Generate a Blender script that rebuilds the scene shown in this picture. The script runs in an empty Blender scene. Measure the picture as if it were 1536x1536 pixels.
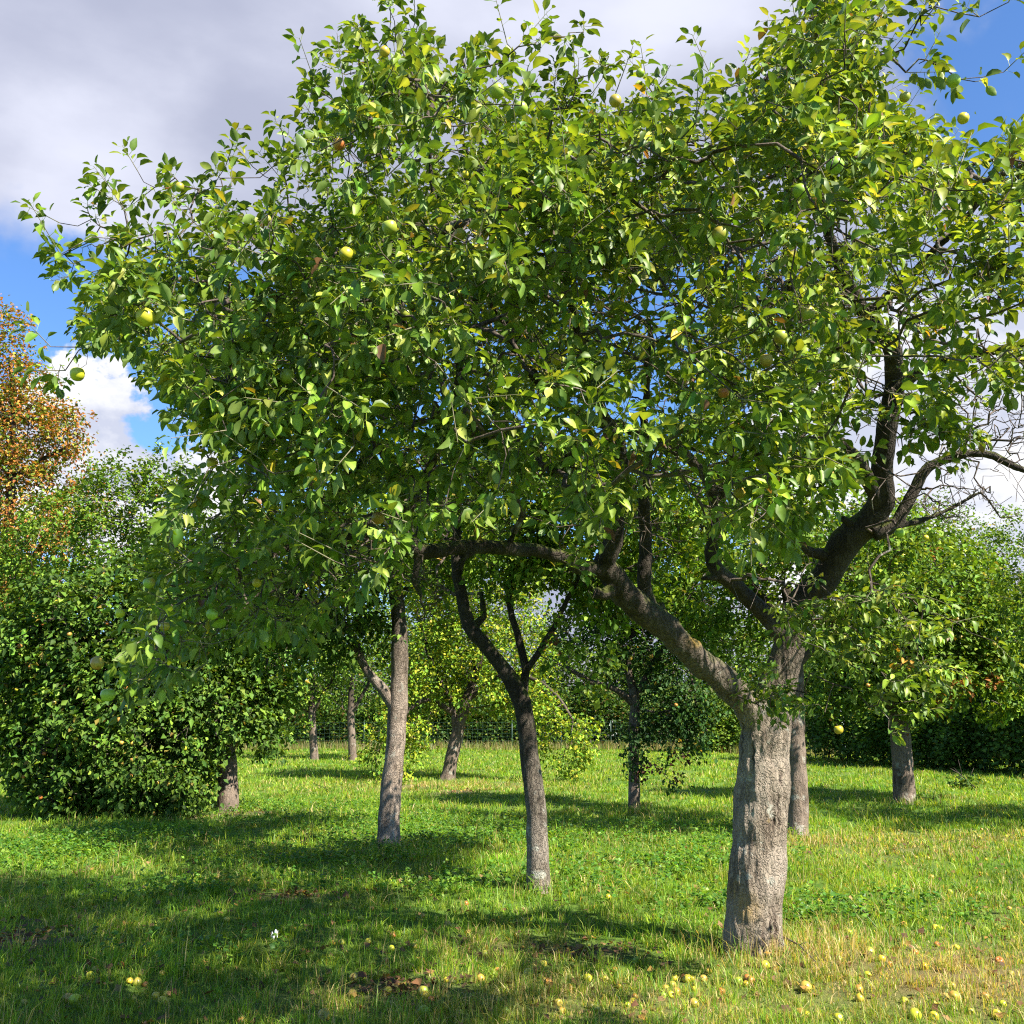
import bpy, math, random
import numpy as np
from mathutils import Vector, noise as mnoise

random.seed(7)
RNG = np.random.default_rng(11)
SC = bpy.context.scene
COL = SC.collection
rad = math.radians

# ------------------------------------------------------------------ camera
FOV = 55.0
F = 768 / math.tan(rad(FOV / 2))
TILT = rad(11.8)
CAMZ = 1.6
cd = bpy.data.cameras.new('camera')
cam = bpy.data.objects.new('camera', cd)
COL.objects.link(cam)
cd.sensor_fit = 'HORIZONTAL'
cd.angle = rad(FOV)
cd.clip_start = 0.05
cd.clip_end = 3000
cam.location = (0, 0, CAMZ)
cam.rotation_euler = (rad(90) + TILT, 0, 0)
SC.camera = cam

# ------------------------------------------------------------------ light
SUN_EL = rad(46)
SUN_AZ = rad(51)            # angle from straight behind the camera, towards the right
sun_dir = Vector((math.sin(SUN_AZ) * math.cos(SUN_EL), -math.cos(SUN_AZ) * math.cos(SUN_EL), math.sin(SUN_EL)))
sl = bpy.data.lights.new('sun', 'SUN')
sl.energy = 5.0
sl.angle = rad(0.5)
sl.color = (1.0, 0.93, 0.82)
sun = bpy.data.objects.new('sun', sl)
COL.objects.link(sun)
sun.rotation_euler = sun_dir.to_track_quat('Z', 'Y').to_euler()

SC.view_settings.view_transform = 'Standard'
SC.view_settings.look = 'None'
SC.view_settings.exposure = 1.6
SC.view_settings.gamma = 1
SC.cycles.max_bounces = 7
SC.cycles.diffuse_bounces = 1
SC.cycles.filter_width = 1.15
SC.cycles.glossy_bounces = 2
SC.cycles.transmission_bounces = 4
SC.cycles.use_denoising = False
SC.cycles.sample_clamp_indirect = 6


def unproj(u, v):
    cx, cy = (u - 768) / F, (768 - v) / F
    return np.array([cx, math.cos(TILT) - cy * math.sin(TILT), math.sin(TILT) + cy * math.cos(TILT)])


def P(u, v, Y):
    """point at photo direction (u, v), Y metres away along the ground"""
    d = unproj(u, v)
    return np.array([0, 0, CAMZ]) + d * (Y / d[1])


def G(u, v):
    d = unproj(u, v)
    return np.array([0, 0, CAMZ]) + d * (-CAMZ / d[2])


def project(p):
    x, y, z = p[:, 0], p[:, 1], p[:, 2] - CAMZ
    f = y * math.cos(TILT) + z * math.sin(TILT)
    up = -y * math.sin(TILT) + z * math.cos(TILT)
    return 768 + F * x / f, 768 - F * up / f


# ------------------------------------------------------------------ world: blue sky with clouds
class NT:
    def __init__(s, tree):
        s.t = tree

    def n(s, kind, **kw):
        nd = s.t.nodes.new(kind)
        for k, v in kw.items():
            if k.startswith('i_'):
                key = k[2:].replace('_', ' ')
                nd.inputs[key].default_value = v
            elif k.startswith('n_'):
                nd.inputs[int(k[2:])].default_value = v
            else:
                setattr(nd, k, v)
        return nd

    def l(s, a, b):
        s.t.links.new(a, b)

    def m(s, op, a, b=None, clamp=False, c=None):
        nd = s.t.nodes.new('ShaderNodeMath')
        nd.operation = op
        nd.use_clamp = clamp
        for i, q in enumerate((a, b, c)):
            if q is None:
                continue
            if isinstance(q, (int, float)):
                nd.inputs[i].default_value = q
            else:
                s.l(q, nd.inputs[i])
        return nd.outputs[0]

    def ramp(s, fac, stops, interp='LINEAR'):
        nd = s.t.nodes.new('ShaderNodeValToRGB')
        cr = nd.color_ramp
        cr.interpolation = interp
        while len(cr.elements) < len(stops):
            cr.elements.new(0.5)
        for e, (p, c) in zip(cr.elements, stops):
            e.position = p
            e.color = (*c, 1) if len(c) == 3 else c
        s.l(fac, nd.inputs[0])
        return nd.outputs[0]

    def mix(s, fac, a, b, blend='MIX'):
        nd = s.t.nodes.new('ShaderNodeMix')
        nd.data_type = 'RGBA'
        nd.blend_type = blend
        for q, i in ((fac, 0), (a, 6), (b, 7)):
            if isinstance(q, (int, float)):
                nd.inputs[i].default_value = q
            elif isinstance(q, tuple):
                nd.inputs[i].default_value = (*q, 1)
            else:
                s.l(q, nd.inputs[i])
        return nd.outputs[2]


def build_world():
    w = bpy.data.worlds.new('World')
    SC.world = w
    w.use_nodes = True
    w.node_tree.nodes.clear()
    t = NT(w.node_tree)
    out = t.n('ShaderNodeOutputWorld')
    sky = t.n('ShaderNodeTexSky', sky_type='NISHITA', sun_disc=False, sun_elevation=SUN_EL,
              altitude=60, air_density=1.0, dust_density=0.25, ozone_density=3.0)
    sky.sun_rotation = math.pi - SUN_AZ
    b1 = t.n('ShaderNodeBackground', i_Strength=0.064)
    t.l(t.mix(1.0, sky.outputs[0], (0.74, 0.99, 1.28), 'MULTIPLY'), b1.inputs[0])
    b2 = t.n('ShaderNodeBackground', i_Strength=0.385)
    co = t.n('ShaderNodeTexCoord')
    D = co.outputs['Generated']

    def noise(scale, detail, rough, off=(0, 0, 0), st=(1, 1, 1.6)):
        mp = t.n('ShaderNodeMapping')
        mp.inputs['Location'].default_value = off
        mp.inputs['Scale'].default_value = st
        t.l(D, mp.inputs[0])
        nz = t.n('ShaderNodeTexNoise', i_Scale=scale, i_Detail=detail, i_Roughness=rough)
        t.l(mp.outputs[0], nz.inputs['Vector'])
        return nz.outputs['Fac']
    n1 = noise(2.2, 8, 0.55, (3.1, 0.4, 1.2))
    n2 = noise(9.0, 7, 0.6, (0.7, 5.0, 2.2))

    wn = t.n('ShaderNodeTexNoise', i_Scale=4.5, i_Detail=7, i_Roughness=.55)
    t.l(D, wn.inputs['Vector'])
    ws = t.n('ShaderNodeVectorMath', operation='SUBTRACT')
    t.l(wn.outputs['Color'], ws.inputs[0])
    ws.inputs[1].default_value = (.5, .5, .5)
    wm = t.n('ShaderNodeVectorMath', operation='SCALE', i_Scale=0.34)
    t.l(ws.outputs[0], wm.inputs[0])
    wa = t.n('ShaderNodeVectorMath', operation='ADD')
    t.l(D, wa.inputs[0])
    t.l(wm.outputs[0], wa.inputs[1])
    wnm = t.n('ShaderNodeVectorMath', operation='NORMALIZE')
    t.l(wa.outputs[0], wnm.inputs[0])
    DW = wnm.outputs[0]

    def blob(u, v, r, soft=0.5):
        d = Vector(unproj(u, v)).normalized()
        dt = t.n('ShaderNodeVectorMath', operation='DOT_PRODUCT')
        t.l(DW, dt.inputs[0])
        dt.inputs[1].default_value = d
        mr = t.n('ShaderNodeMapRange', interpolation_type='SMOOTHSTEP')
        t.l(dt.outputs['Value'], mr.inputs[0])
        mr.inputs[1].default_value = math.cos(rad(r * (1 + soft)))
        mr.inputs[2].default_value = math.cos(rad(r * (1 - soft)))
        return mr.outputs[0]
    cov = t.m('MULTIPLY', t.m('SUBTRACT', n1, 0.5), 1.3)
    cov = t.m('ADD', cov, t.m('MULTIPLY', t.m('SUBTRACT', n2, 0.5), 0.55))
    for (u, v, r, s, wgt) in ((250, 40, 15, .5, .8), (0, 150, 9, .5, .4), (700, -50, 14, .5, .7), (1250, 0, 13, .5, .65), (300, 250, 7, .6, .4), (30, 330, 6, .6, .15), (1250, 850, 12, .5, .5),
                              (60, 500, 8, .6, -.95), (270, 560, 6, .6, -.8), (1530, 120, 4.5, .7, -.75), (930, 560, 9, .5, -.6), (600, 620, 9, .5, -.4),
                              (308, 138, 1.3, .9, -.8), (700, 1000, 10, .5, .5)):
        cov = t.m('ADD', cov, t.m('MULTIPLY', blob(u, v, r, s), wgt))
    mask = t.n('ShaderNodeMapRange', interpolation_type='SMOOTHSTEP', n_1=-0.1, n_2=0.62)
    t.l(cov, mask.inputs[0])
    # crisp cumulus heads low over the trees
    cum = t.m('MAXIMUM', blob(140, 700, 5.2, .35), blob(1430, 740, 10, .4))
    cq = t.m('ADD', t.m('MULTIPLY', cum, .75), t.m('ADD', t.m('MULTIPLY', t.m('SUBTRACT', n2, .5), 1.5), t.m('MULTIPLY', t.m('SUBTRACT', n1, .5), .5)))
    cmask = t.n('ShaderNodeMapRange', interpolation_type='SMOOTHSTEP', n_1=0.32, n_2=0.5)
    t.l(cq, cmask.inputs[0])
    allmask = t.m('MAXIMUM', mask.outputs[0], cmask.outputs[0])
    # thin lit edges white, thick underside grey-lavender
    n3 = noise(3.4, 8, .5, (1.7, 8.3, .4), (1, 1, 2.4))
    br = t.m('SUBTRACT', t.m('ADD', t.m('MULTIPLY', t.m('SUBTRACT', n3, .5), 2.1), .80), t.m('ADD', t.m('MULTIPLY', blob(190, 390, 6, .7), .25), t.m('ADD', t.m('MULTIPLY', blob(700, 30, 7, .8), .15), t.m('MULTIPLY', blob(980, 70, 7, .8), .1))))
    thick = t.n('ShaderNodeMapRange', interpolation_type='SMOOTHSTEP', n_1=0.0, n_2=1.0)
    t.l(br, thick.inputs[0])
    base = t.mix(thick.outputs[0], (0.76, 0.785, 0.92), (0.43, 0.46, 0.60))
    shade2 = t.mix(t.ramp(n2, [(0.4, (0, 0, 0)), (0.62, (1, 1, 1))]), (0.58, 0.62, 0.76), (0.98, 0.98, 1.0))
    colr = t.mix(cmask.outputs[0], base, shade2)
    t.l(colr, b2.inputs[0])
    mx = t.n('ShaderNodeMixShader')
    t.l(allmask, mx.inputs[0])
    t.l(b1.outputs[0], mx.inputs[1])
    t.l(b2.outputs[0], mx.inputs[2])
    t.l(mx.outputs[0], out.inputs[0])
    w.cycles.sampling_method = 'MANUAL'
    w.cycles.sample_map_resolution = 512


build_world()


# ------------------------------------------------------------------ materials
def new_mat(name):
    m = bpy.data.materials.new(name)
    m.use_nodes = True
    m.node_tree.nodes.clear()
    t = NT(m.node_tree)
    out = t.n('ShaderNodeOutputMaterial')
    return m, t, out


def leaf_material(name, transl=0.42, rough=0.42, under=(0.15, 0.19, 0.10), spec=0.5, under_amt=0.65):
    m, t, out = new_mat(name)
    at0 = t.n('ShaderNodeAttribute', attribute_name='tint')
    at = t.n('ShaderNodeVectorMath', operation='SCALE', i_Scale=.80)
    t.l(at0.outputs['Color'], at.inputs[0])
    geo = t.n('ShaderNodeNewGeometry')
    fac = t.m('MULTIPLY', geo.outputs['Backfacing'], under_amt)
    c = t.mix(fac, at.outputs[0], under)
    tc = t.n('ShaderNodeTexCoord')
    nz = t.n('ShaderNodeTexNoise', i_Scale=60, i_Detail=3)
    t.l(tc.outputs['Object'], nz.inputs['Vector'])
    c = t.mix(0.5, c, t.ramp(nz.outputs['Fac'], [(.3, (.75, .75, .75)), (.7, (1.2, 1.2, 1.2))]), 'MULTIPLY')
    pb = t.n('ShaderNodeBsdfPrincipled', i_Roughness=rough)
    pb.inputs['Specular IOR Level'].default_value = spec
    t.l(c, pb.inputs['Base Color'])
    tr = t.n('ShaderNodeBsdfTranslucent')
    hs = t.mix(1.0, at.outputs[0], (2.5, 2.2, 0.7), 'MULTIPLY')
    t.l(hs, tr.inputs[0])
    mx = t.n('ShaderNodeMixShader', n_0=transl)
    t.l(pb.outputs[0], mx.inputs[1])
    t.l(tr.outputs[0], mx.inputs[2])
    t.l(mx.outputs[0], out.inputs[0])
    return m


def bark_material(name, c1=(0.275, 0.228, 0.170), c2=(0.12, 0.09, 0.065), moss=0.6, lichen=0.5, scale=1.0, bump=0.5, moss_shade_z=1.35, moss_shade_r=1.15):
    m, t, out = new_mat(name)
    tc = t.n('ShaderNodeTexCoord')
    geo = t.n('ShaderNodeNewGeometry')
    pos = geo.outputs['Position']

    def nz(scale_, detail, st=(1, 1, 1), rough=.6):
        mp = t.n('ShaderNodeMapping')
        mp.inputs['Scale'].default_value = st
        t.l(pos, mp.inputs[0])
        q = t.n('ShaderNodeTexNoise', i_Scale=scale_ * scale, i_Detail=detail, i_Roughness=rough)
        t.l(mp.outputs[0], q.inputs['Vector'])
        return q.outputs['Fac']
    fis = nz(24, 7, (1, 1, 0.17), .68)
    fine = nz(90, 4, (1, 1, 0.6), .6)
    big = nz(3.2, 4)
    mp = t.n('ShaderNodeMapping')
    mp.inputs['Scale'].default_value = (1, 1, .3)
    t.l(pos, mp.inputs[0])
    vo = t.n('ShaderNodeTexVoronoi', i_Scale=30 * scale, feature='DISTANCE_TO_EDGE')
    dis = t.n('ShaderNodeVectorMath', operation='ADD')
    nzv = t.n('ShaderNodeTexNoise', i_Scale=14 * scale, i_Detail=4)
    t.l(pos, nzv.inputs['Vector'])
    sc = t.n('ShaderNodeVectorMath', operation='SCALE', i_Scale=0.12)
    t.l(nzv.outputs['Color'], sc.inputs[0])
    t.l(mp.outputs[0], dis.inputs[0])
    t.l(sc.outputs[0], dis.inputs[1])
    t.l(dis.outputs[0], vo.inputs['Vector'])
    plates = t.ramp(vo.outputs['Distance'], [(0.0, (0, 0, 0)), (0.16, (1, 1, 1))])
    c = t.mix(t.ramp(fis, [(.36, (0, 0, 0)), (.6, (1, 1, 1))]), c2, c1)
    c = t.mix(t.m('MULTIPLY', t.m('SUBTRACT', 1.0, plates), .5), c, tuple(x * .6 for x in c2))
    c = t.mix(t.ramp(big, [(.42, (0, 0, 0)), (.62, (.55, .55, .55))]), c, tuple(min(1, x * 1.25) for x in (c1[0], c1[1] * 1.02, c1[2] * 1.1)))
    c = t.mix(t.ramp(fine, [(.58, (0, 0, 0)), (.75, (.22, .22, .22))]), c, (.45, .42, .36))
    # pale grey and yellow lichen patches
    lich = nz(9, 5)
    c = t.mix(t.m('MULTIPLY', t.ramp(lich, [(.60, (0, 0, 0)), (.66, (1, 1, 1))]), lichen), c, (.42, .43, .36))
    lich2 = nz(5.5, 6, (1.2, 1, .9))
    c = t.mix(t.m('MULTIPLY', t.ramp(lich2, [(.66, (0, 0, 0)), (.72, (1, 1, 1))]), lichen), c, (.42, .28, .04))
    # moss on faces that look up, above the trunk
    sp = t.n('ShaderNodeSeparateXYZ')
    t.l(geo.outputs['Normal'], sp.inputs[0])
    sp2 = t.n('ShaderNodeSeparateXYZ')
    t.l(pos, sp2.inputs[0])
    hz = t.n('ShaderNodeMapRange', n_1=moss_shade_z, n_2=moss_shade_z + moss_shade_r)
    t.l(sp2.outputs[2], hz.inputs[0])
    mf = t.m('ADD', sp.outputs[2], t.m('MULTIPLY', t.m('SUBTRACT', nz(12, 5), .5), 2.0))
    mr = t.n('ShaderNodeMapRange', n_1=.25, n_2=.6)
    t.l(mf, mr.inputs[0])
    alg_shade = t.m('MULTIPLY', hz.outputs[0], t.ramp(nz(6, 6), [(.38, (.97, .97, .97)), (.66, (.8, .8, .8))]))
    c = t.mix(alg_shade, c, t.mix(fine, (.009, .007, .005), (.036, .029, .021)))  # dark algae plus crown shade mixed into the bark colour, growing with height
    mossm = t.m('MULTIPLY', t.m('MULTIPLY', mr.outputs[0], hz.outputs[0]), moss)
    c = t.mix(mossm, c, t.mix(fine, (.035, .05, .01), (.11, .12, .02)))
    sa = t.n('ShaderNodeAttribute', attribute_name='scar')
    sc2 = t.n('ShaderNodeSeparateColor')
    t.l(sa.outputs['Color'], sc2.inputs[0])
    c = t.mix(t.m('MULTIPLY', sc2.outputs[0], .9), c, (.035, .022, .018))
    c = t.mix(t.m('MULTIPLY', t.m('MULTIPLY', sc2.outputs[1], .6), t.ramp(fis, [(.35, (0, 0, 0)), (.55, (1, 1, 1))])), c, (.30, .19, .03))
    pb = t.n('ShaderNodeBsdfPrincipled', i_Roughness=.9)
    pb.inputs['Specular IOR Level'].default_value = .2
    t.l(c, pb.inputs['Base Color'])
    h = t.m('ADD', t.m('MULTIPLY', fis, 1.0), t.m('ADD', t.m('MULTIPLY', plates, .5), t.m('MULTIPLY', fine, .4)))
    bp = t.n('ShaderNodeBump', i_Strength=bump, i_Distance=0.02)
    t.l(h, bp.inputs['Height'])
    t.l(bp.outputs[0], pb.inputs['Normal'])
    t.l(pb.outputs[0], out.inputs[0])
    return m


def simple_mat(name, col, rough=.6, noise_amt=.15, nscale=20, metallic=0):
    m, t, out = new_mat(name)
    geo = t.n('ShaderNodeNewGeometry')
    nz = t.n('ShaderNodeTexNoise', i_Scale=nscale, i_Detail=4)
    t.l(geo.outputs['Position'], nz.inputs['Vector'])
    c = t.mix(1.0, col, t.ramp(nz.outputs['Fac'], [(.3, (1 - noise_amt * 2,) * 3), (.7, (1 + noise_amt,) * 3)]), 'MULTIPLY')
    pb = t.n('ShaderNodeBsdfPrincipled', i_Roughness=rough, i_Metallic=metallic)
    t.l(c, pb.inputs['Base Color'])
    t.l(pb.outputs[0], out.inputs[0])
    return m


def apple_material(name, base, blush, amt=.5):
    m, t, out = new_mat(name)
    tc = t.n('ShaderNodeTexCoord')
    oi = t.n('ShaderNodeObjectInfo')
    nz = t.n('ShaderNodeTexNoise', i_Scale=9, i_Detail=3)
    add = t.n('ShaderNodeVectorMath', operation='ADD')
    t.l(tc.outputs['Object'], add.inputs[0])
    t.l(oi.outputs['Location'], add.inputs[1])
    t.l(add.outputs[0], nz.inputs['Vector'])
    big = t.n('ShaderNodeTexNoise', i_Scale=3.0, i_Detail=1)
    t.l(add.outputs[0], big.inputs['Vector'])
    b0 = t.mix(oi.outputs['Random'], base, tuple(min(1, q * k) for q, k in zip(base, (.7, 1.05, .8))))
    f = t.m('MULTIPLY', t.ramp(t.m('ADD', t.m('MULTIPLY', nz.outputs['Fac'], .4), t.m('MULTIPLY', big.outputs['Fac'], .6)),
                               [(.48, (0, 0, 0)), (.58, (1, 1, 1))]), amt)
    c = t.mix(f, b0, blush)
    sp = t.n('ShaderNodeTexVoronoi', i_Scale=110)
    t.l(tc.outputs['Object'], sp.inputs['Vector'])
    c = t.mix(t.ramp(sp.outputs['Distance'], [(.12, (.5, .5, .5)), (.2, (0, 0, 0))]), c, (.25, .17, .07))
    pb = t.n('ShaderNodeBsdfPrincipled', i_Roughness=.38)
    t.l(c, pb.inputs['Base Color'])
    t.l(pb.outputs[0], out.inputs[0])
    return m


M = {}
M['leaf'] = leaf_material('apple leaf', transl=.20, rough=.46, spec=.26, under=(.15, .21, .06))
M['leaf_bg'] = leaf_material('orchard foliage', transl=.16, rough=.55, under_amt=0, spec=.12)
M['grass'] = leaf_material('grass blades', transl=.35, rough=.5, under_amt=0, spec=.35)
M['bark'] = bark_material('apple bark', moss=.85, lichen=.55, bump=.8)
M['bark_old'] = bark_material('lichened bark', c1=(.25, .21, .16), c2=(.05, .038, .028), moss=.7, lichen=.6, bump=.9, moss_shade_z=.4, moss_shade_r=1.2)
M['bark_tall'] = bark_material('bark of the leaning tree', c1=(.31, .245, .185), c2=(.08, .06, .045), moss=.4, lichen=.5, bump=.9, moss_shade_z=1.3, moss_shade_r=2.0)
M['bark_bg'] = bark_material('distant bark', c1=(.19, .145, .105), c2=(.06, .045, .035), moss=.3, lichen=.4, scale=.7, bump=.6, moss_shade_z=1.2, moss_shade_r=1.5)
M['twig'] = bark_material('twig bark', c1=(.11, .085, .065), c2=(.03, .023, .018), moss=.2, lichen=.45, bump=.3, moss_shade_z=40)
M['apple_green'] = apple_material('green apple', (.33, .38, .045), (.42, .12, .03), .45)
M['apple_yellow'] = apple_material('yellow apple', (.56, .44, .03), (.40, .16, .03), .45)
M['apple_blush'] = apple_material('blushed apple', (.46, .28, .05), (.42, .12, .03), .9)
M['stalk'] = simple_mat('stalk', (.08, .05, .025))


# ------------------------------------------------------------------ object helpers
def tag(o, label=None, cat=None, group=None, kind=None):
    if label:
        o['label'] = label
    if cat:
        o['category'] = cat
    if group:
        o['group'] = group
    if kind:
        o['kind'] = kind
    return o


def empty(name, loc, label=None, cat=None, group=None):
    o = bpy.data.objects.new(name, None)
    COL.objects.link(o)
    o.location = loc
    o.empty_display_size = .2
    return tag(o, label, cat, group)


def mesh_tris(name, V, T, mat, parent=None, tint=None, smooth=True):
    me = bpy.data.meshes.new(name)
    V = np.asarray(V, dtype=np.float32)
    T = np.asarray(T, dtype=np.int32)
    if parent is not None:
        V = V - np.array(parent.location, dtype=np.float32)
    me.vertices.add(len(V))
    me.vertices.foreach_set('co', V.ravel())
    me.loops.add(T.size)
    me.loops.foreach_set('vertex_index', T.ravel())
    me.polygons.add(len(T))
    me.polygons.foreach_set('loop_start', np.arange(0, T.size, T.shape[1], dtype=np.int32))
    me.polygons.foreach_set('loop_total', np.full(len(T), T.shape[1], dtype=np.int32))
    me.polygons.foreach_set('use_smooth', np.full(len(T), smooth, dtype=bool))
    if tint is not None:
        a = me.attributes.new('tint', 'FLOAT_COLOR', 'POINT')
        c = np.ones((len(V), 4), dtype=np.float32)
        c[:, :3] = tint
        a.data.foreach_set('color', c.ravel())
    me.update(calc_edges=True)
    me.materials.append(mat)
    o = bpy.data.objects.new(name, me)
    COL.objects.link(o)
    if parent is not None:
        o.parent = parent
    return o


def unit(a):
    return a / np.maximum(np.linalg.norm(a, axis=-1, keepdims=True), 1e-9)


# leaf templates: (s along, w across, edge flag)
S0 = [(0, 0), (.25, 0), (.55, 0), (.8, 0), (1, 0), (.22, 1), (.52, 1), (.8, 1), (.22, -1), (.52, -1), (.8, -1)]
HW = [0, 0, 0, 0, 0, .40, .5, .32, .40, .5, .32]
T0 = [(0, 5, 1), (1, 5, 6), (1, 6, 2), (2, 6, 7), (2, 7, 3), (3, 7, 4), (0, 1, 8), (1, 9, 8), (1, 2, 9), (2, 10, 9), (2, 3, 10), (3, 4, 10)]
S1 = [(0, 0), (.5, 1), (1, 0), (.5, -1)]
HW1 = [0, .5, 0, .5]
T1 = [(0, 2, 1), (0, 3, 2)]


def make_leaves(pos, dirv, nrm, size, ratio, curl, fold, col, lod=0, petiole=None, twist=None):
    """vectorised: one small curled, folded leaf blade per row"""
    n = len(pos)
    dirv = unit(dirv)
    nrm = nrm - (nrm * dirv).sum(1, keepdims=True) * dirv
    nrm = unit(nrm)
    side = np.cross(dirv, nrm)
    if lod == 0:
        S, H, T = S0, HW, T0
    else:
        S, H, T = S1, HW1, T1
    s = np.array([q[0] for q in S])[None, :]
    e = np.array([q[1] for q in S])[None, :]
    h = np.array(H)[None, :]
    size = size[:, None]
    along = s * size
    across = e * h * size * ratio[:, None]
    lift = -curl[:, None] * (s ** 2) * size + fold[:, None] * np.abs(across)
    if lod == 0:
        wav = RNG.normal(0, .035, (n, len(S))) * np.abs(e)
        lift = lift + wav * size
    V = (pos[:, None, :] + dirv[:, None, :] * along[..., None] + side[:, None, :] * across[..., None] + nrm[:, None, :] * lift[..., None])
    k = len(S)
    Tm = np.array(T)[None] + (np.arange(n) * k)[:, None, None]
    V = V.reshape(-1, 3)
    Tm = Tm.reshape(-1, 3)
    C = np.repeat(col, k, axis=0)
    if lod == 0:
        C = (C.reshape(n, k, 3) * np.array([1.45, 1.35, 1.3, 1.25, 1.1] + [.92] * 6)[None, :, None]).reshape(-1, 3)
    if petiole is not None:
        b = petiole
        w = side * 0.0011
        PV = np.stack([b - w, b + w, pos + w, pos - w], axis=1).reshape(-1, 3)
        PT = (np.array([(0, 1, 2), (0, 2, 3)])[None] + (np.arange(n) * 4)[:, None, None]).reshape(-1, 3) + len(V)
        V = np.concatenate([V, PV])
        Tm = np.concatenate([Tm, PT])
        C = np.concatenate([C, np.repeat(col * 1.3 + .02, 4, axis=0)])
    return V, Tm, C


def leaf_colors(n, palette, jitter=.16):
    """palette: [(weight, rgb)]"""
    w = np.array([p[0] for p in palette], float)
    c = np.array([p[1] for p in palette])
    idx = RNG.choice(len(palette), n, p=w / w.sum())
    out = c[idx] * np.exp(RNG.normal(0, jitter, (n, 1))) * np.exp(RNG.normal(0, .06, (n, 3)))
    return np.clip(out, 0, 1)


PAL_MAIN = [(40, (.076, .142, .016)), (29, (.132, .215, .022)), (22, (.205, .29, .032)), (9, (.28, .33, .06)), (.5, (.40, .30, .03)), (.6, (.16, .085, .035))]
PAL_DARK = [(60, (.034, .085, .022)), (30, (.050, .105, .022)), (8, (.09, .13, .03)), (1, (.34, .24, .03))]  # dark leaf greens with a few yellow ones
PAL_GREEN = [(45, (.085, .165, .020)), (30, (.145, .245, .026)), (22, (.23, .33, .035)), (2, (.30, .25, .05))]
PAL_DEEP = [(45, (.058, .115, .02)), (32, (.10, .19, .024)), (18, (.17, .27, .035)), (1.2, (.3, .22, .05))]
PAL_YEL = [(35, (.19, .31, .025)), (35, (.29, .38, .03)), (20, (.11, .23, .025)), (10, (.45, .42, .04))]
PAL_AUT = [(40, (.13, .20, .028)), (30, (.46, .20, .045)), (22, (.34, .13, .035)), (22, (.26, .27, .04)), (10, (.55, .34, .07))]
PAL_HEDGE = [(45, (.035, .08, .016)), (30, (.07, .13, .02)), (14, (.14, .19, .03)), (5, (.2, .13, .05))]
PAL_BACK = [(40, (.06, .125, .020)), (35, (.105, .185, .025)), (20, (.17, .25, .03))]


# ------------------------------------------------------------------ tubes
class Tubes:
    def __init__(s):
        s.V = []
        s.T = []
        s.n = 0

    def add(s, pts, rr, sides=6, cap=True):
        pts = np.asarray(pts, float)
        k = len(pts)
        tan = np.gradient(pts, axis=0)
        tan = unit(tan)
        ref = np.array([0.31, 0.17, 0.93]) if abs(tan[0][2]) < .85 else np.array([1.0, 0.1, 0])
        x = np.cross(tan[0], ref)
        x /= np.linalg.norm(x)
        rings = []
        ang = np.arange(sides) / sides * 2 * math.pi
        for i in range(k):
            x = x - tan[i] * x.dot(tan[i])
            x /= max(np.linalg.norm(x), 1e-9)
            y = np.cross(tan[i], x)
            rings.append(pts[i] + rr[i] * (np.cos(ang)[:, None] * x + np.sin(ang)[:, None] * y))
        V = np.concatenate(rings)
        base = s.n
        j = np.arange(sides)
        j2 = (j + 1) % sides
        for i in range(k - 1):
            a = base + i * sides
            b = a + sides
            s.T.append(np.stack([a + j, a + j2, b + j2], 1))
            s.T.append(np.stack([a + j, b + j2, b + j], 1))
        s.V.append(V)
        s.n += len(V)
        if cap:
            s.V.append(np.array([pts[0], pts[-1]]))
            c0, c1 = s.n, s.n + 1
            s.n += 2
            e = base + (k - 1) * sides
            s.T.append(np.stack([np.full(sides, c0), base + j2, base + j], 1))
            s.T.append(np.stack([np.full(sides, c1), e + j, e + j2], 1))

    def arrays(s):
        return np.concatenate(s.V), np.concatenate(s.T)


def resample(pts, rr, step=.08, wob=0.0):
    """smooth (Catmull-Rom) resampling of a limb"""
    pts = np.asarray(pts, float)
    rr = np.asarray(rr, float)
    out, ro = [], []
    n = len(pts)
    for i in range(n - 1):
        p0 = pts[max(i - 1, 0)]
        p1, p2 = pts[i], pts[i + 1]
        p3 = pts[min(i + 2, n - 1)]
        m = max(2, int(np.linalg.norm(p2 - p1) / step))
        for q in range(m):
            t = q / m
            out.append(.5 * ((2 * p1) + (-p0 + p2) * t + (2 * p0 - 5 * p1 + 4 * p2 - p3) * t * t + (-p0 + 3 * p1 - 3 * p2 + p3) * t ** 3))
            ro.append(rr[i] * (1 - t) + rr[i + 1] * t)
    out.append(pts[-1])
    ro.append(rr[-1])
    out = np.array(out)
    ro = np.array(ro)
    if wob:
        for i in range(1, len(out) - 1):
            v = mnoise.noise_vector(Vector(out[i]) * 2.5 + Vector((7, 3, 1)))
            v2 = mnoise.noise_vector(Vector(out[i]) * 8 + Vector((2, 3, 9)))
            out[i] += (np.array(v) * wob + np.array(v2) * wob * .45) * min(1, i / 3)
    return out, ro


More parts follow.
